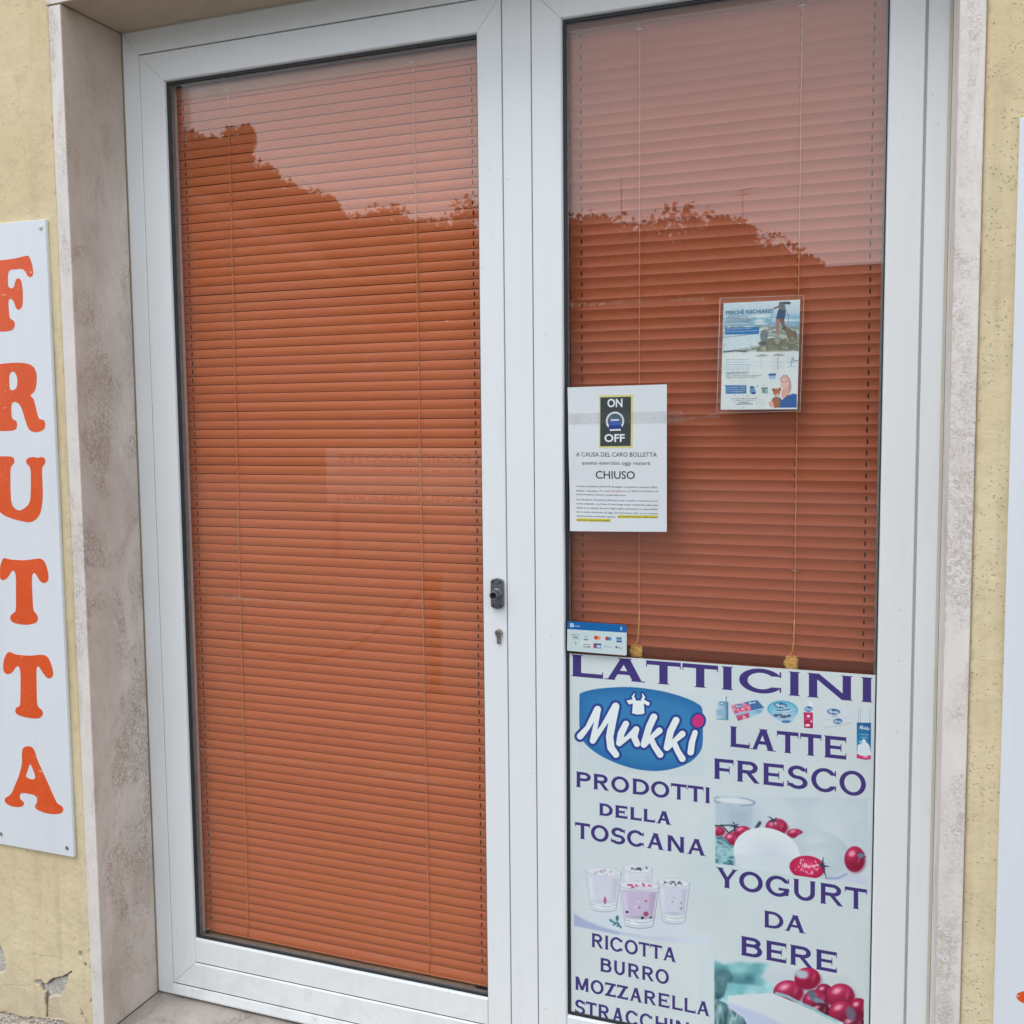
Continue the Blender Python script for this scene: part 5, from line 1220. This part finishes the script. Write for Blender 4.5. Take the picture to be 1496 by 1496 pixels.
quadz('switch_lever', [(425, 462), (522, 458), (524, 472), (428, 476)], .0007, M_INKWHITE, notice, nz_, YN, nwarp)
T1 = TextBlock(); Tk = TextBlock()
def nline(T, txt, x0, x1, y, capz, bold=0.0, dy=.00028, align='l'):
    a = nz_(x0, y); b = nz_(x1, y); s = capz / KN / FOC * (YN - CAM.y) * 1.07
    T.add(txt, a[0], (a[1] + b[1]) / 2, s, YN - dy, width=b[0] - a[0], bold=bold, warp=nwarp)
nline(Tk, 'ON', 405, 537, 266, 70, .025, .00045); Tk.done('switch_lettering', M_INKWHITE, notice); Tk = TextBlock(); nline(Tk, 'OFF', 380, 557, 570, 66, .025, .00045)
nline(T1, 'A CAUSA DEL CARO BOLLETTA', 132, 836, 700, 38, .0)
nline(T1, 'questo esercizio oggi resterà', 182, 778, 770, 31, .0)
nline(T1, 'CHIUSO', 304, 645, 893, 68, .008)
body = [('Il costo esorbitante del kw/h da pagare nel quarto trimestre 2022,', 130, 842, 970), ('ottobre - dicembre,', 130, 322, 1006),
        ('in ulteriore aumento sul', 585, 845, 1008), ('terzo trimestre, ci porta a questa decisione.', 130, 566, 1040),
        ('Una decisione certamente dolorosa e per la quale ci scusiamo con la', 132, 843, 1088), ('nostra clientela, ma frutto di una lunga scelta intrapresa nella vana', 132, 843, 1124),
        ('attesa di un segnale da parte degli organi competenti. La disponibilità', 134, 844, 1160), ('che ci veniva assicurata, ad oggi, non ha fruttato nulla, se non bollette', 135, 844, 1197),
        ('ulteriormente aumentate rispetto', 137, 478, 1228), ('sul nostro lavoro, sulla nostra', 500, 843, 1234), ('economia, sulle nostre famiglie.', 140, 432, 1262)]
for t, a, b, y in body: nline(T1, t, a, b, y, 15.5, -.0)
T1.done('printed_text', M_INK, notice); Tk.done('switch_lettering', M_INKWHITE, notice)
TR = TextBlock(); nline(TR, 'che supera gli 0,50 euro', 332, 575, 1007, 15.5); TR.done('printed_text', M_INKRED, notice)
quadz('yellow_marker', [(497, 1212), (845, 1214), (845, 1238), (495, 1236)], .00014, M_INKYEL, notice, nz_, YN, nwarp)
quadz('yellow_marker', [(138, 1238), (436, 1244), (434, 1270), (138, 1264)], .00014, M_INKYEL, notice, nz_, YN, nwarp)

# ================================================================== VET LEAFLET in a clear sleeve
YV = YG - .0022
KV = 7.48
def vz(x, y): return tr(1030 + x / KV, 420 + y / KV, YV)
xs_ = [vz(203, 172), vz(1040, 132), vz(170, 1335), vz(1008, 1330)]
B_ = Art(min(p[0] for p in xs_) - .002, max(p[0] for p in xs_) + .002, min(p[1] for p in xs_) - .002, max(p[1] for p in xs_) + .002, YV, .0002, (205, 216, 220))
B_.zoom(1030, 420, KV); A = B_
photo = [(203, 172), (1042, 132), (1022, 690), (600, 700), (430, 705), (300, 690), (196, 712)]
B_.poly(photo, (196, 214, 226), soft=3, c2=(120, 150, 156))
B_.texture([(200, 300), (1040, 290), (1030, 440), (200, 440)], [(196, 214, 222), (150, 190, 206), (110, 160, 184), (214, 224, 226)], 60, soft=16, seed=31, stretch=(5, .6))
B_.texture([(196, 420), (1030, 420), (1022, 690), (430, 704), (196, 712)], [(196, 206, 204), (160, 172, 168), (110, 124, 116), (206, 214, 212), (130, 142, 130)], 50, soft=10, seed=32, stretch=(2.6, .8))
B_.texture([(600, 560), (1028, 560), (1022, 690), (560, 700)], [(130, 132, 112), (96, 100, 84), (160, 164, 148)], 36, soft=24, seed=33, stretch=(2, .8))
B_.texture([(200, 500), (640, 500), (600, 640), (300, 690), (196, 700)], [(200, 216, 222), (184, 204, 212), (206, 218, 220)], 60, soft=36, seed=35)
for y in (378, 402, 432): B_.line([(210, y + 6), (420, y), (640, y + 10), (1020, y - 4)], 3.5, (120, 150, 162), soft=6, alpha=.7)
B_.line([(210, 545), (400, 525), (560, 500)], 4, (110, 130, 130), soft=8, alpha=.8); B_.line([(203, 705), (330, 690), (450, 702)], 7, (70, 84, 86), soft=5)
SK = (150, 118, 108); SK2 = (112, 88, 82); NV = (44, 74, 104)
B_.line([(800, 350, 26), (790, 420, 22), (795, 515, 12)], 10, SK, soft=4); B_.line([(840, 350, 26), (850, 400, 20), (885, 450, 14)], 10, SK2, soft=4)
B_.poly([(800, 240), (880, 240), (880, 300), (865, 350), (830, 345), (775, 340)], NV, soft=4); B_.poly([(805, 175), (870, 170), (885, 250), (805, 245)], (96, 104, 116), soft=5); B_.line([(870, 170), (925, 172)], 13, (70, 76, 84), soft=4); B_.line([(820, 168), (910, 162)], 8, (60, 62, 66), soft=4)
B_.line([(800, 210), (755, 230)], 9, SK2, soft=4); B_.line([(755, 235), (720, 340), (690, 430)], 2.4, (80, 96, 110), soft=3); B_.line([(885, 250), (915, 310), (905, 430)], 2.4, (80, 96, 110), soft=3)
B_.poly([(615, 480), (640, 465), (680, 480), (690, 520), (675, 575), (655, 590), (640, 560), (610, 585), (600, 520)], (104, 120, 124), soft=6); B_.line([(680, 480), (715, 445)], 9, (130, 140, 140), soft=5); B_.ell(630, 610, 46, 20, (70, 84, 84), soft=10)
B_.poly([(855, 440), (885, 450), (940, 460), (985, 480), (1000, 540), (975, 580), (955, 530), (930, 560), (905, 570), (890, 510), (870, 480)], (112, 96, 78), soft=5); B_.line([(985, 490), (1005, 560)], 7, (90, 78, 64), soft=4); B_.ell(862, 448, 24, 16, (90, 76, 62), soft=5); B_.line([(905, 560), (900, 585)], 7, (170, 160, 140), soft=4)
BL = (10, 112, 172)
B_.poly([(217, 440), (585, 432), (592, 445), (590, 500), (575, 510), (222, 516)], BL, soft=3); B_.poly([(228, 1072), (448, 1072), (448, 1155), (230, 1158)], BL, soft=3, grow=4)
for y in (788, 816, 842, 866, 890):
    B_.line([(225, y + 3), ([472, 420, 494, 490, 492][(y - 788) // 26 if (y - 788) // 26 < 5 else 4], y)], 2.6, (120, 146, 160), soft=4, alpha=.9); B_.ell(615, y - 12, 5, 6, (100, 150, 180), soft=3); B_.ell(796, y - 10, 6, 7, (50, 60, 70), soft=3)
B_.poly([(215, 806), (880, 800), (880, 824), (215, 830)], (190, 206, 214), soft=3, alpha=.5); B_.poly([(215, 856), (880, 850), (880, 874), (215, 880)], (190, 206, 214), soft=3, alpha=.5)
B_.line([(900, 818), (998, 812)], 5, (120, 160, 190), soft=4, alpha=.8); B_.line([(955, 765), (940, 850)], 9, (120, 170, 200), soft=4, alpha=.8); B_.line([(962, 770), (965, 795), (1000, 797)], 3, (30, 70, 120), soft=3); B_.line([(900, 870), (990, 864)], 4, (150, 176, 190), soft=6)
B_.poly([(692, 942), (775, 938), (770, 1000), (705, 1002)], (140, 180, 210), soft=4); B_.poly([(692, 942), (775, 938), (774, 962), (696, 964)], (40, 80, 140), soft=3)
B_.poly([(490, 1080), (540, 1080), (558, 1150), (520, 1165), (488, 1150)], (90, 140, 180), soft=4); B_.poly([(495, 1078), (525, 1078), (525, 1100), (495, 1100)], (30, 60, 110), soft=3); B_.ell(530, 1155, 26, 12, (30, 70, 130), soft=4)
B_.poly([(615, 1095), (685, 1095), (688, 1160), (620, 1155)], (140, 170, 160), soft=4); B_.line([(620, 1100), (680, 1098)], 6, (60, 100, 80), soft=3); B_.line([(640, 1110), (645, 1150)], 7, (70, 120, 150), soft=3); B_.ell(572, 1078, 14, 14, (150, 190, 210), soft=5)
# smiling woman in a blue top holding a brown dog
B_.poly([(815, 1000), (850, 955), (900, 955), (930, 1000), (945, 1060), (940, 1130), (915, 1170), (895, 1100), (830, 1050)], (176, 150, 146), soft=5)
B_.poly([(845, 1110), (905, 1100), (915, 1180), (860, 1240), (830, 1180)], (206, 158, 146), soft=4); B_.ell(868, 1045, 46, 62, (222, 176, 164), ang=-.12, soft=4); B_.poly([(822, 1010), (850, 960), (905, 962), (918, 1010), (890, 985), (850, 985), (826, 1030)], (186, 160, 152), soft=4)
B_.line([(846, 1072), (866, 1084), (890, 1070)], 4.5, (240, 236, 232), soft=3); B_.line([(842, 1070), (866, 1090), (894, 1068)], 1.8, (150, 70, 80), soft=2); B_.ell(850, 1030, 8, 5, (60, 50, 60), soft=3); B_.ell(888, 1026, 8, 5, (60, 50, 60), soft=3); B_.line([(870, 1035), (868, 1055)], 1.8, (180, 130, 120), soft=3)
B_.poly([(805, 1190), (850, 1235), (905, 1180), (960, 1160), (1003, 1165), (1003, 1312), (805, 1314)], (26, 84, 150), soft=4); B_.line([(845, 1235), (900, 1185)], 4, (14, 54, 110), soft=3)
B_.ell(775, 1255, 48, 62, (150, 96, 58), soft=5); B_.ell(782, 1145, 38, 42, (168, 106, 62), soft=5); B_.ell(748, 1118, 16, 18, (140, 84, 48), soft=5); B_.ell(818, 1112, 14, 20, (140, 84, 48), soft=5); B_.ell(786, 1168, 16, 13, (206, 180, 156), soft=4); B_.ell(784, 1160, 6, 4.5, (36, 30, 34), soft=2); B_.ell(770, 1138, 4, 4, (36, 30, 34), soft=2); B_.ell(798, 1136, 4, 4, (36, 30, 34), soft=2)
B_.poly([(695, 1250), (740, 1245), (760, 1300), (720, 1310), (700, 1290)], (214, 164, 150), soft=5)
B_.line([(375, 1256), (480, 1254)], 3.4, (70, 80, 90), soft=4); B_.line([(345, 1275), (520, 1272)], 3.6, (50, 60, 70), soft=4)
M_LEAF = m_print('vet_leaflet_print', B_.save('vet_leaflet_print', 1.36), .5)
slv = [vz(165, 118), vz(1080, 85), vz(128, 1372), vz(1040, 1352)]
sleeve = empty('vet_leaflet', (slv[2][0], YV, slv[2][1])); tag(sleeve, 'small laminated leaflet asking PERCHE RISCHIARE with a beach photo', 'leaflet')
print_sheet('paper', B_, xs_, YV, .0003, M_LEAF, sleeve, 4, 4)
def sheet_box(name, c, y, t, mat, parent): return print_sheet(name, None, c, y, t, mat, parent, 2, 2)
rim = [(p[0], YV - .0008, p[1]) for p in (slv[0], slv[1], slv[3], slv[2], slv[0])]
tube_obj('sleeve_rim', rim, .0006, simple('cloudy_plastic_edge', (.55, .47, .44), .3), sleeve, 4)
sheet_box('clear_sleeve', slv, YV - .0007, .00022, M_SLEEVE, sleeve)
TB = TextBlock(); TW = TextBlock(); TKk = TextBlock()
def vline(T, txt, x0, x1, y0, y1, capz, bold=0.0):
    a = vz(x0, y0); b = vz(x1, y1); s = capz / KV / FOC * (YV - CAM.y) * 1.06; n0 = len(T.V)
    T.add(txt, a[0], a[1], s, YV - .00035, width=b[0] - a[0], bold=bold)
vline(TB, 'PERCHÉ RISCHIARE?', 229, 738, 297, 280, 38, .035)
for t, x0, x1, y, T in (('IL MONDO DEL CANE E', 232, 470, 332, TKk), ('CHI HA ANIMALI DEVE STARE AL SICURO', 232, 562, 350, TKk), ('CON LE PROVE E LE CURE', 232, 492, 368, TKk), ('DEL VETERINARIO DI FIDUCIA', 232, 480, 386, TKk),
                     ('VENDITA', 590, 660, 742, TKk), ('SENZA RICETTA', 556, 690, 755, TKk), ('FARMACIA', 760, 850, 738, TKk), ('CON RICETTA', 735, 870, 751, TKk),
                     ('CHI LI COMPRA ONLINE NON SA COSA', 225, 487, 934, TB), ('COMPRA E RISCHIA LA SALUTE', 225, 470, 950, TB), ('Con il veterinario e in farmacia i medicinali sono', 225, 620, 972, TKk), ('sempre sicuri, controllati e tracciati', 225, 560, 990, TKk),
                     ('IL VOSTRO AMICO AL SICURO', 288, 572, 1222, TKk), ('sempre con il veterinario', 335, 535, 1240, TKk),
                     ('OFFRI IL MEGLIO AL TUO AMICO', 228, 510, 462, TW), ('chiedi sempre consiglio al tuo veterinario', 228, 580, 488, TW), ('DOMANDE? CHIEDI', 245, 432, 1098, TW), ('PER LA SALUTE DI CHI AMI', 238, 440, 1122, TW), ('IL TUO VETERINARIO', 236, 436, 1146, TW)):
    vline(T, t, x0, x1, y, y, 11 if T is not TB else 13, .01)
TB.done('printed_text', M_INKBLUE, sleeve); TKk.done('printed_text', simple('grey_ink', (.10, .12, .16), .7), sleeve); TW.done('printed_text', M_INKWHITE, sleeve)

# ================================================================== CARD PAYMENT STICKER
YC = -.0006
KC = 12.467
C_ = Art(1.095, 1.236, .925, 1.003, YC, .00014, (196, 214, 216)); C_.zoom(820, 890, KC); A = C_
ct = [(112, 215), (1190, 290), (1188, 845), (105, 755)]
C_.poly([(60, 150), (1260, 190), (1260, 432), (1190, 428), (105, 362), (60, 360)], (14, 98, 166), soft=4)
C_.poly([(166, 262), (218, 264), (218, 320), (166, 318)], (214, 228, 236), soft=4, grow=5); C_.line([(180, 300), (188, 280), (204, 284), (198, 306)], 5, (14, 98, 166), soft=4)
for i, r in enumerate((14, 30, 46)): C_.line([(1060 + r * .9 * math.cos(t) + 5, 352 + r * math.sin(t)) for t in np.linspace(-.85, .85, 8)], 4.4, (190, 216, 234), soft=4)
RD, OR, MB = (206, 50, 60), (236, 150, 80), (70, 150, 206)
C_.ell(632, 518, 36, 36, RD, soft=5); C_.ell(684, 524, 32, 34, OR, soft=5); C_.ell(657, 521, 12, 28, (226, 100, 60), soft=8)
C_.ell(836, 534, 36, 36, (196, 50, 80), soft=5); C_.ell(886, 540, 32, 34, MB, soft=5); C_.ell(861, 537, 12, 28, (110, 90, 150), soft=8)
C_.poly([(1003, 512), (1100, 518), (1102, 606), (1005, 602)], (120, 160, 200), soft=5); C_.poly([(1003, 512), (1100, 518), (1100, 538), (1003, 532)], (24, 74, 130), soft=3); C_.poly([(1005, 580), (1102, 586), (1102, 606), (1005, 602)], (24, 74, 130), soft=3)
C_.line([(185, 462), (325, 470)], 4, (60, 76, 90), soft=4); C_.line([(190, 540), (330, 548)], 3, (150, 168, 176), soft=4)
C_.poly([(350, 560), (540, 560), (540, 660), (340, 650)], (212, 224, 226), soft=30, alpha=.7)
C_.line([(400, 640), (515, 648)], 5, (80, 80, 84), soft=5); C_.line([(405, 686), (520, 692)], 5, (60, 60, 70), soft=5); C_.line([(470, 690), (522, 680)], 6, (170, 60, 60), soft=4)
C_.poly([(590, 625), (725, 632), (722, 712), (588, 706)], (60, 130, 180), soft=5, grow=3); C_.poly([(590, 640), (640, 645), (638, 708), (588, 704)], (190, 50, 90), soft=8); C_.poly([(650, 655), (715, 660), (713, 700), (650, 696)], (190, 216, 226), soft=8); C_.poly([(590, 622), (726, 630), (724, 648), (590, 642)], (40, 56, 100), soft=4)
C_.ell(240, 630, 46, 42, (176, 192, 200), soft=6); C_.ell(240, 630, 38, 34, (200, 216, 218), soft=5); C_.ell(262, 620, 8, 24, (90, 140, 170), soft=5)
C_.ell(1000, 692, 15, 17, (46, 50, 58), soft=5)
C_.ell(800, 672, 20, 22, (140, 160, 170), soft=4); C_.ell(800, 672, 13, 15, (196, 214, 216), soft=4)
M_CARD = m_print('payment_sticker_print', C_.save('payment_sticker_print', 1.06), .35)
cc = [tr(820 + x / KC, 890 + y / KC, YC) for x, y in ct]
def rrect(c, r, n=5):
    P = []; c = [np.array(q) for q in c]
    for i in range(4):
        p, a, b = c[i], c[i - 1], c[(i + 1) % 4]; u = (a - p) / np.linalg.norm(a - p) * r; v = (b - p) / np.linalg.norm(b - p) * r
        for k in range(n + 1): t = k / n; P.append(p + u * (1 - t) ** 2 + v * t ** 2)
    return P
P = rrect(cc, .0035); n = len(P)
V = [(p[0], YC, p[1]) for p in P] + [(p[0], YC + .0016, p[1]) for p in P]
F = [tuple(range(n))] + [tuple(range(n, 2 * n))[::-1]] + [(i, n + i, n + (i + 1) % n, (i + 1) % n) for i in range(n)]
me = bpy.data.meshes.new('payment_sticker'); me.from_pydata(V, [], F); me.update(); me.materials.append(M_CARD)
uvl = me.uv_layers.new(name='UVMap')
for lp in me.loops:
    co = me.vertices[lp.vertex_index].co; uvl.data[lp.index].uv = ((co.x - C_.x0) / (C_.x1 - C_.x0), (co.z - C_.z0) / (C_.z1 - C_.z0))
card = link(bpy.data.objects.new('payment_sticker', me)); tag(card, 'small blue and white card payment sticker at the corner of the dairy poster', 'sticker')
TS = TextBlock()
def cline(T, txt, x0, x1, y, cap, bold=0.0):
    a = tr(820 + x0 / KC, 890 + y / KC, YC); b = tr(820 + x1 / KC, 890 + y / KC, YC)
    T.add(txt, a[0], a[1], cap / KC / FOC * (YC - CAM.y) * 1.06, YC - .0002, width=b[0] - a[0], bold=bold)
cline(TS, 'sumup', 235, 342, 312, 26, .01)
TS.done('printed_text', M_INKWHITE, card); TS = TextBlock()
cline(TS, 'VISA', 208, 312, 524, 34, .02); cline(TS, 'V', 438, 474, 514, 34, .02); cline(TS, 'PAY', 412, 500, 566, 32, .03); cline(TS, 'Pay', 1022, 1112, 712, 32); 
TS.done('printed_text', M_INK, card); TS = TextBlock(); cline(TS, 'Pay', 832, 915, 694, 28); TS.done('printed_text', simple('pale_grey_ink', (.30, .34, .37), .7), card)

tp = [tr(831, 604, YN), tr(1000, 600, YN), tr(831, 620, YN), tr(1000, 618, YN)]
o = print_sheet('clear_tape', None, tp, YN - .0012, .00012, m_glass('clear_tape_film', (.99, .99, .99), .09, .8, 1.45), None, 20, 2, warp=lambda x, z: min(0, nwarp(x, z)) if x < 1.305 else .0)
tag(o, 'clear tape strip across the ON OFF picture, its end on the glass', 'tape')
# ---- tape residue on the glass
def residue(x0, y0, x1, y1, hpx, label):
    a, b = tr(x0, y0, YG - .0006), tr(x1, y1, YG - .0006); h = hpx / 1482 * 2.03 / 2
    n = 12; V = []; F = []
    for i in range(n + 1):
        t = i / n; x = a[0] + (b[0] - a[0]) * t; z = a[1] + (b[1] - a[1]) * t + .0006 * math.sin(t * 17); hh = h * (.8 + .3 * math.sin(t * 11 + x0))
        V += [(x, YG - .0006, z - hh), (x, YG - .0006, z + hh), (x, YG - .0001, z + hh), (x, YG - .0001, z - hh)]
    for i in range(n):
        for k in range(4): F.append((4 * i + k, 4 * i + (k + 1) % 4, 4 * i + 4 + (k + 1) % 4, 4 * i + 4 + k))
    F += [(0, 3, 2, 1), (4 * n, 4 * n + 1, 4 * n + 2, 4 * n + 3)]
    o = put('tape_residue', V, F, M_TAPE); tag(o, label, 'tape residue', 'smears of old tape on the glass')
residue(832, 446, 1030, 437, 7, 'long smear of old tape on the glass above the closed notice')
residue(978, 614, 1052, 607, 6, 'short torn strip of tape between the notice and the leaflet')
residue(560, 1131, 642, 1143, 7, 'pale scrap of tape on the glass low beside the blind cord')
residue(300, 868, 470, 886, 6, 'faint tape smear across the terracotta blind left of the handle plate')
residue(290, 1096, 470, 1118, 4, 'faint tape smear on the lower glass of the locked leaf')

# ================================================================== ACROSS THE STREET (seen as reflections in the glass)
M_LEAVES = simple('pine_needles', (.030, .048, .022), .8, var=.35, scale=1.5)
M_BARK = simple('pine_bark', (.09, .065, .05), .9, var=.3, scale=6)
M_WALLF = simple('ochre_render', (.20, .17, .13), .9, var=.1, scale=1.5)
M_WALLG = simple('grey_render', (.15, .145, .14), .9, var=.1, scale=1.5)
M_TILE = simple('clay_roof', (.16, .08, .05), .9, var=.2, scale=6)
def tree(x, y, ztop, w, h, label, seed, flat=.55, trunk=True):
    """trunk, limbs and an umbrella crown made of leaf clumps"""
    r = np.random.RandomState(seed); t = empty('pine_tree', (x, y, -.115)); tag(t, label, 'tree', 'pines across the street')
    cz = ztop - h * .39
    V, F = tube('', [(x, y, -.115), (x + .1, y, cz * .4), (x - .08, y + .1, cz * .75), (x, y, cz)], [.26, .2, .17, .1], None, None, 8)
    for k in range(6):
        a = r.rand() * 6.28; q, f = tube('', [(x, y, cz * .7), (x + math.cos(a) * w * .2, y + math.sin(a) * w * .2, cz * .9), (x + math.cos(a) * w * .36, y + math.sin(a) * w * .3, cz + h * .05)], [.09, .06, .03], None, None, 5)
        b = len(V); V += q; F += [tuple(i + b for i in ff) for ff in f]
    put('trunk', V, F, M_BARK, t)
    lobes = [(0, 0, -.1, 1.0)] + [(r.uniform(-.85, .85), r.uniform(-.5, .5), r.uniform(-.6, .45), r.uniform(.18, .5)) for _ in range(13)]
    AV = []
    for lx, ly, lz, ls in lobes:
        n = int((3600 if w > 2 else 800) * ls); d = r.normal(size=(n, 3)); d /= np.linalg.norm(d, axis=1)[:, None]
        rad = np.where(r.rand(n) < .6, .84 + .30 * r.rand(n) ** 2.5, r.rand(n) ** .4); q = .72 if ls == 1.0 else ls * .75
        c = np.stack([x + (lx + d[:, 0] * q * rad) * w / 2, y + (ly + d[:, 1] * q * rad) * w / 2, cz + (lz * .8 + d[:, 2] * q * rad * 1.15) * h / 2], 1)
        sz = r.uniform(.06, .15, (n, 1))
        u = r.normal(size=(n, 3)); u /= np.linalg.norm(u, axis=1)[:, None]; v = np.cross(u, r.normal(size=(n, 3))); v /= np.linalg.norm(v, axis=1)[:, None] + 1e-9
        AV.append(np.stack([c - u * sz, c - v * sz * .6, c + u * sz, c + v * sz * .6], 1).reshape(-1, 3))
    AV = np.concatenate(AV); V = AV.tolist(); F = np.arange(len(AV)).reshape(-1, 4).tolist()
    o = put('crown', V, F, M_LEAVES, t)
    return t
LY = 30.0
def at(px, py, L=LY): return tr(px, py, L)
specs = [(262, 190, 2.8, 6.0, 'dark pine in the corner of the mirrored skyline'), (306, 222, 2.8, 5.0, 'round pine merging with the corner pine in the mirrored skyline'), (342, 184, 1.5, 2.4, 'ragged tall pine at the edge of the row, mirrored high in the glass'), (352, 232, 3.2, 6, 'dense pine under the ragged one in the mirrored skyline'), (398, 258, 3.0, 5.0, 'thin topped pine on the slope of the mirrored skyline'), (446, 274, 3.2, 6.5, 'broad pine at the foot of the slope in the mirrored skyline'), (512, 318, 2.4, 4.5, 'low round pine between two taller ones across the street'), (565, 301, 3.4, 4.2, 'small domed pine mirrored beside the second blind cord'), (690, 290, 3.2, 6, 'feathery pine mirrored beside the lock stile'), (628, 330, 3, 4, 'low bushy pine in the dip of the mirrored skyline'),
         (848, 313, 2.6, 5, 'square headed pine mirrored above the closed notice'), (912, 322, 4.4, 5, 'spreading pine mirrored above the closed notice'), (993, 304, 5.0, 5.2, 'highest dome of the pines mirrored in the glass'), (1055, 326, 4.2, 5, 'sloping pine mirrored right of the highest dome'), (1112, 345, 3.6, 5, 'last large pine before the flat roof'), (1168, 367, 1.1, 3.2, 'thin young pine touching the flat roof')]
for i, (px, py, w, h, lab) in enumerate(specs):
    Li = LY + (i % 3) * 1.2; X, Z = at(px, py, Li); tree(X, -Li, Z, w * 1.2, h, lab, 40 + i)
# the slope of a gabled roof and lower houses behind the pines
def house(x0, x1, y, z, label, mat, gable=0.0, depth=9):
    h = empty('house', ((x0 + x1) / 2, -y, -.115)); tag(h, label, 'house', 'houses across the street')
    box('house_wall', x0, x1, -y - depth, -y, -.115, z, mat, h)
    if gable:
        xm = (x0 + x1) / 2; V = [(x0 - .3, -y + .4, z), (x1 + .3, -y + .4, z), (xm, -y + .4, z + gable), (x0 - .3, -y - depth, z), (x1 + .3, -y - depth, z), (xm, -y - depth, z + gable)]
        put('roof', V, [(0, 1, 2), (3, 5, 4), (0, 2, 5, 3), (1, 4, 5, 2), (0, 3, 4, 1)], M_TILE, h)
    else: box('roof_edge', x0 - .15, x1 + .15, -y - depth, -y + .15, z, z + .18, M_WALLG, h)
    nw = max(1, int((x1 - x0) / 2.6))
    for r_ in range(int(z // 2.9)):
        for i in range(nw):
            cx = x0 + (i + .5) * (x1 - x0) / nw; w = box('window', cx - .5, cx + .5, -y - .02, -y + .04, .9 + r_ * 2.9, 2.3 + r_ * 2.9, simple('house_shutter', (.06, .09, .07), .6) if (i, r_) == (0, 0) else bpy.data.materials['house_shutter'], h)
            box('window_sill', cx - .6, cx + .6, -y - .02, -y + .12, .84 + r_ * 2.9, .895 + r_ * 2.9, M_WALLG, w)
X0_, Z0_ = at(1182, 392, 20); X1_, _ = at(1420, 385, 20); house(X0_, X0_ + 9, 20, Z0_ - .18, 'long flat roofed house mirrored beside the young pine', M_WALLF, 0, 8)
Xa, Za = at(262, 196, 24); house(Xa - 8, Xa + 3.6, 26, Za - 4.2, 'tall gabled house at the end of the pine row', M_WALLG, 3.4)
house(-21, -9.5, 37, 5.2, 'low wide house behind the round pines', M_WALLF); house(-8.8, -1.5, 37, 5.0, 'low house behind the tallest pine dome', M_WALLG)
hedge = bmesh.new()
wl2 = empty('street_wall', (-8, -24, -.115)); tag(wl2, 'long dark boundary wall under the pines across the street', 'wall')
box('wall_panel', -30, X0_ - .1, -24.4, -24, -.115, 3.6, M_WALLG, wl2); box('wall_coping', -30, X0_ - .1, -24.5, -23.9, 3.601, 3.72, M_WALLF, wl2)
# two roof aerials
for px, top, bot, lab in ((930, 278, 330, 'tall thin aerial mast mirrored above the closed notice'), (1098, 294, 350, 'roof aerial with a short crossbar mirrored above the leaflet')):
    X, Z = at(px, top); X2, Z2 = at(px, bot); m = empty('roof_aerial', (X, -LY + 2, 0)); tag(m, lab, 'aerial')
    tube_obj('mast', [(X, -LY + 2, -.1), (X, -LY + 2, Z)], .013 if px < 1000 else .012, M_METALD, m); n = 0 if px < 1000 else 2
    for k in range(n): tube_obj('crossbar', [(X - .12 - .1 * k, -LY + 2, Z - .05 - .15 * k), (X + .5 - .3 * k, -LY + 2, Z - .02 - .15 * k)], .012, M_METALD, m)
# rental banner on trestle legs
bx0, bz1 = tr(473, 655, 8); bx1, bz0 = tr(760, 745, 8)
ban = empty('rental_banner', ((bx0 + bx1) / 2, -8, -.115)); tag(ban, 'pale rental banner lettered NOLEGGIO SCOOTER standing across the pavement', 'banner')
box('banner_board', bx0, bx1, -8.03, -8, bz0, bz1, simple('banner_white', (.84, .84, .80), .6), ban)
for xx in (bx0 + .06, bx1 - .10): box('banner_leg', xx, xx + .05, -8.08, -8.035, -.115, bz1, M_METAL, ban)
tb = TextBlock()
def banner_text(t, zc, size):
    n0 = len(tb.V); tb.add(t, 0, 0, size, 0, width=(bx1 - bx0) * .88)
    for i in range(n0, len(tb.V)):                     # faces the shop, so it reads mirrored in the glass
        v = tb.V[i]; tb.V[i] = (bx1 - .06 * (bx1 - bx0) - v[0], -7.995, zc + v[2])
dzb = bz1 - bz0
banner_text('NOLEGGIO SCOOTER', bz0 + dzb * .76, dzb * .15); banner_text('vendita e riparazione', bz0 + dzb * .60, dzb * .06); banner_text('CICLOMULTISERVIZI', bz0 + dzb * .10, dzb * .12)
tb.done('banner_lettering', simple('banner_blue', (.03, .05, .12), .6), ban)
# bollard with a chain
bxp, bzp = tr(628, 835, 3); bo = empty('chain_bollard', (bxp, -3, -.115)); tag(bo, 'short dark bollard with a sagging chain on the pavement', 'bollard')
bmq = bmesh.new(); lathe(bmq, 0, 0, 0, [(.05, 0), (.045, .03), (.04, .05), (.04, bzp + .03), (.05, bzp + .05), (.05, bzp + .08), (.02, bzp + .115)], 16)
bmesh.ops.rotate(bmq, verts=bmq.verts, cent=(0, 0, 0), matrix=Matrix.Rotation(R(90), 3, 'X')); bmesh.ops.translate(bmq, verts=bmq.verts, vec=(bxp, -3, -.115)); put_bm('bollard_post', bmq, simple('bollard_paint', (.10, .09, .08), .6), bo)
P = []; n = 46
for i in range(n + 1):
    t = i / n; P.append((bxp - 1.3 * t, -3, bzp - .05 - .45 * t - .25 * math.sin(t * math.pi) + .010 * math.sin(i * 2.6)))
tube_obj('chain', P, [.007 + .004 * (i % 2) for i in range(n + 1)], M_METALD, bo, 5)
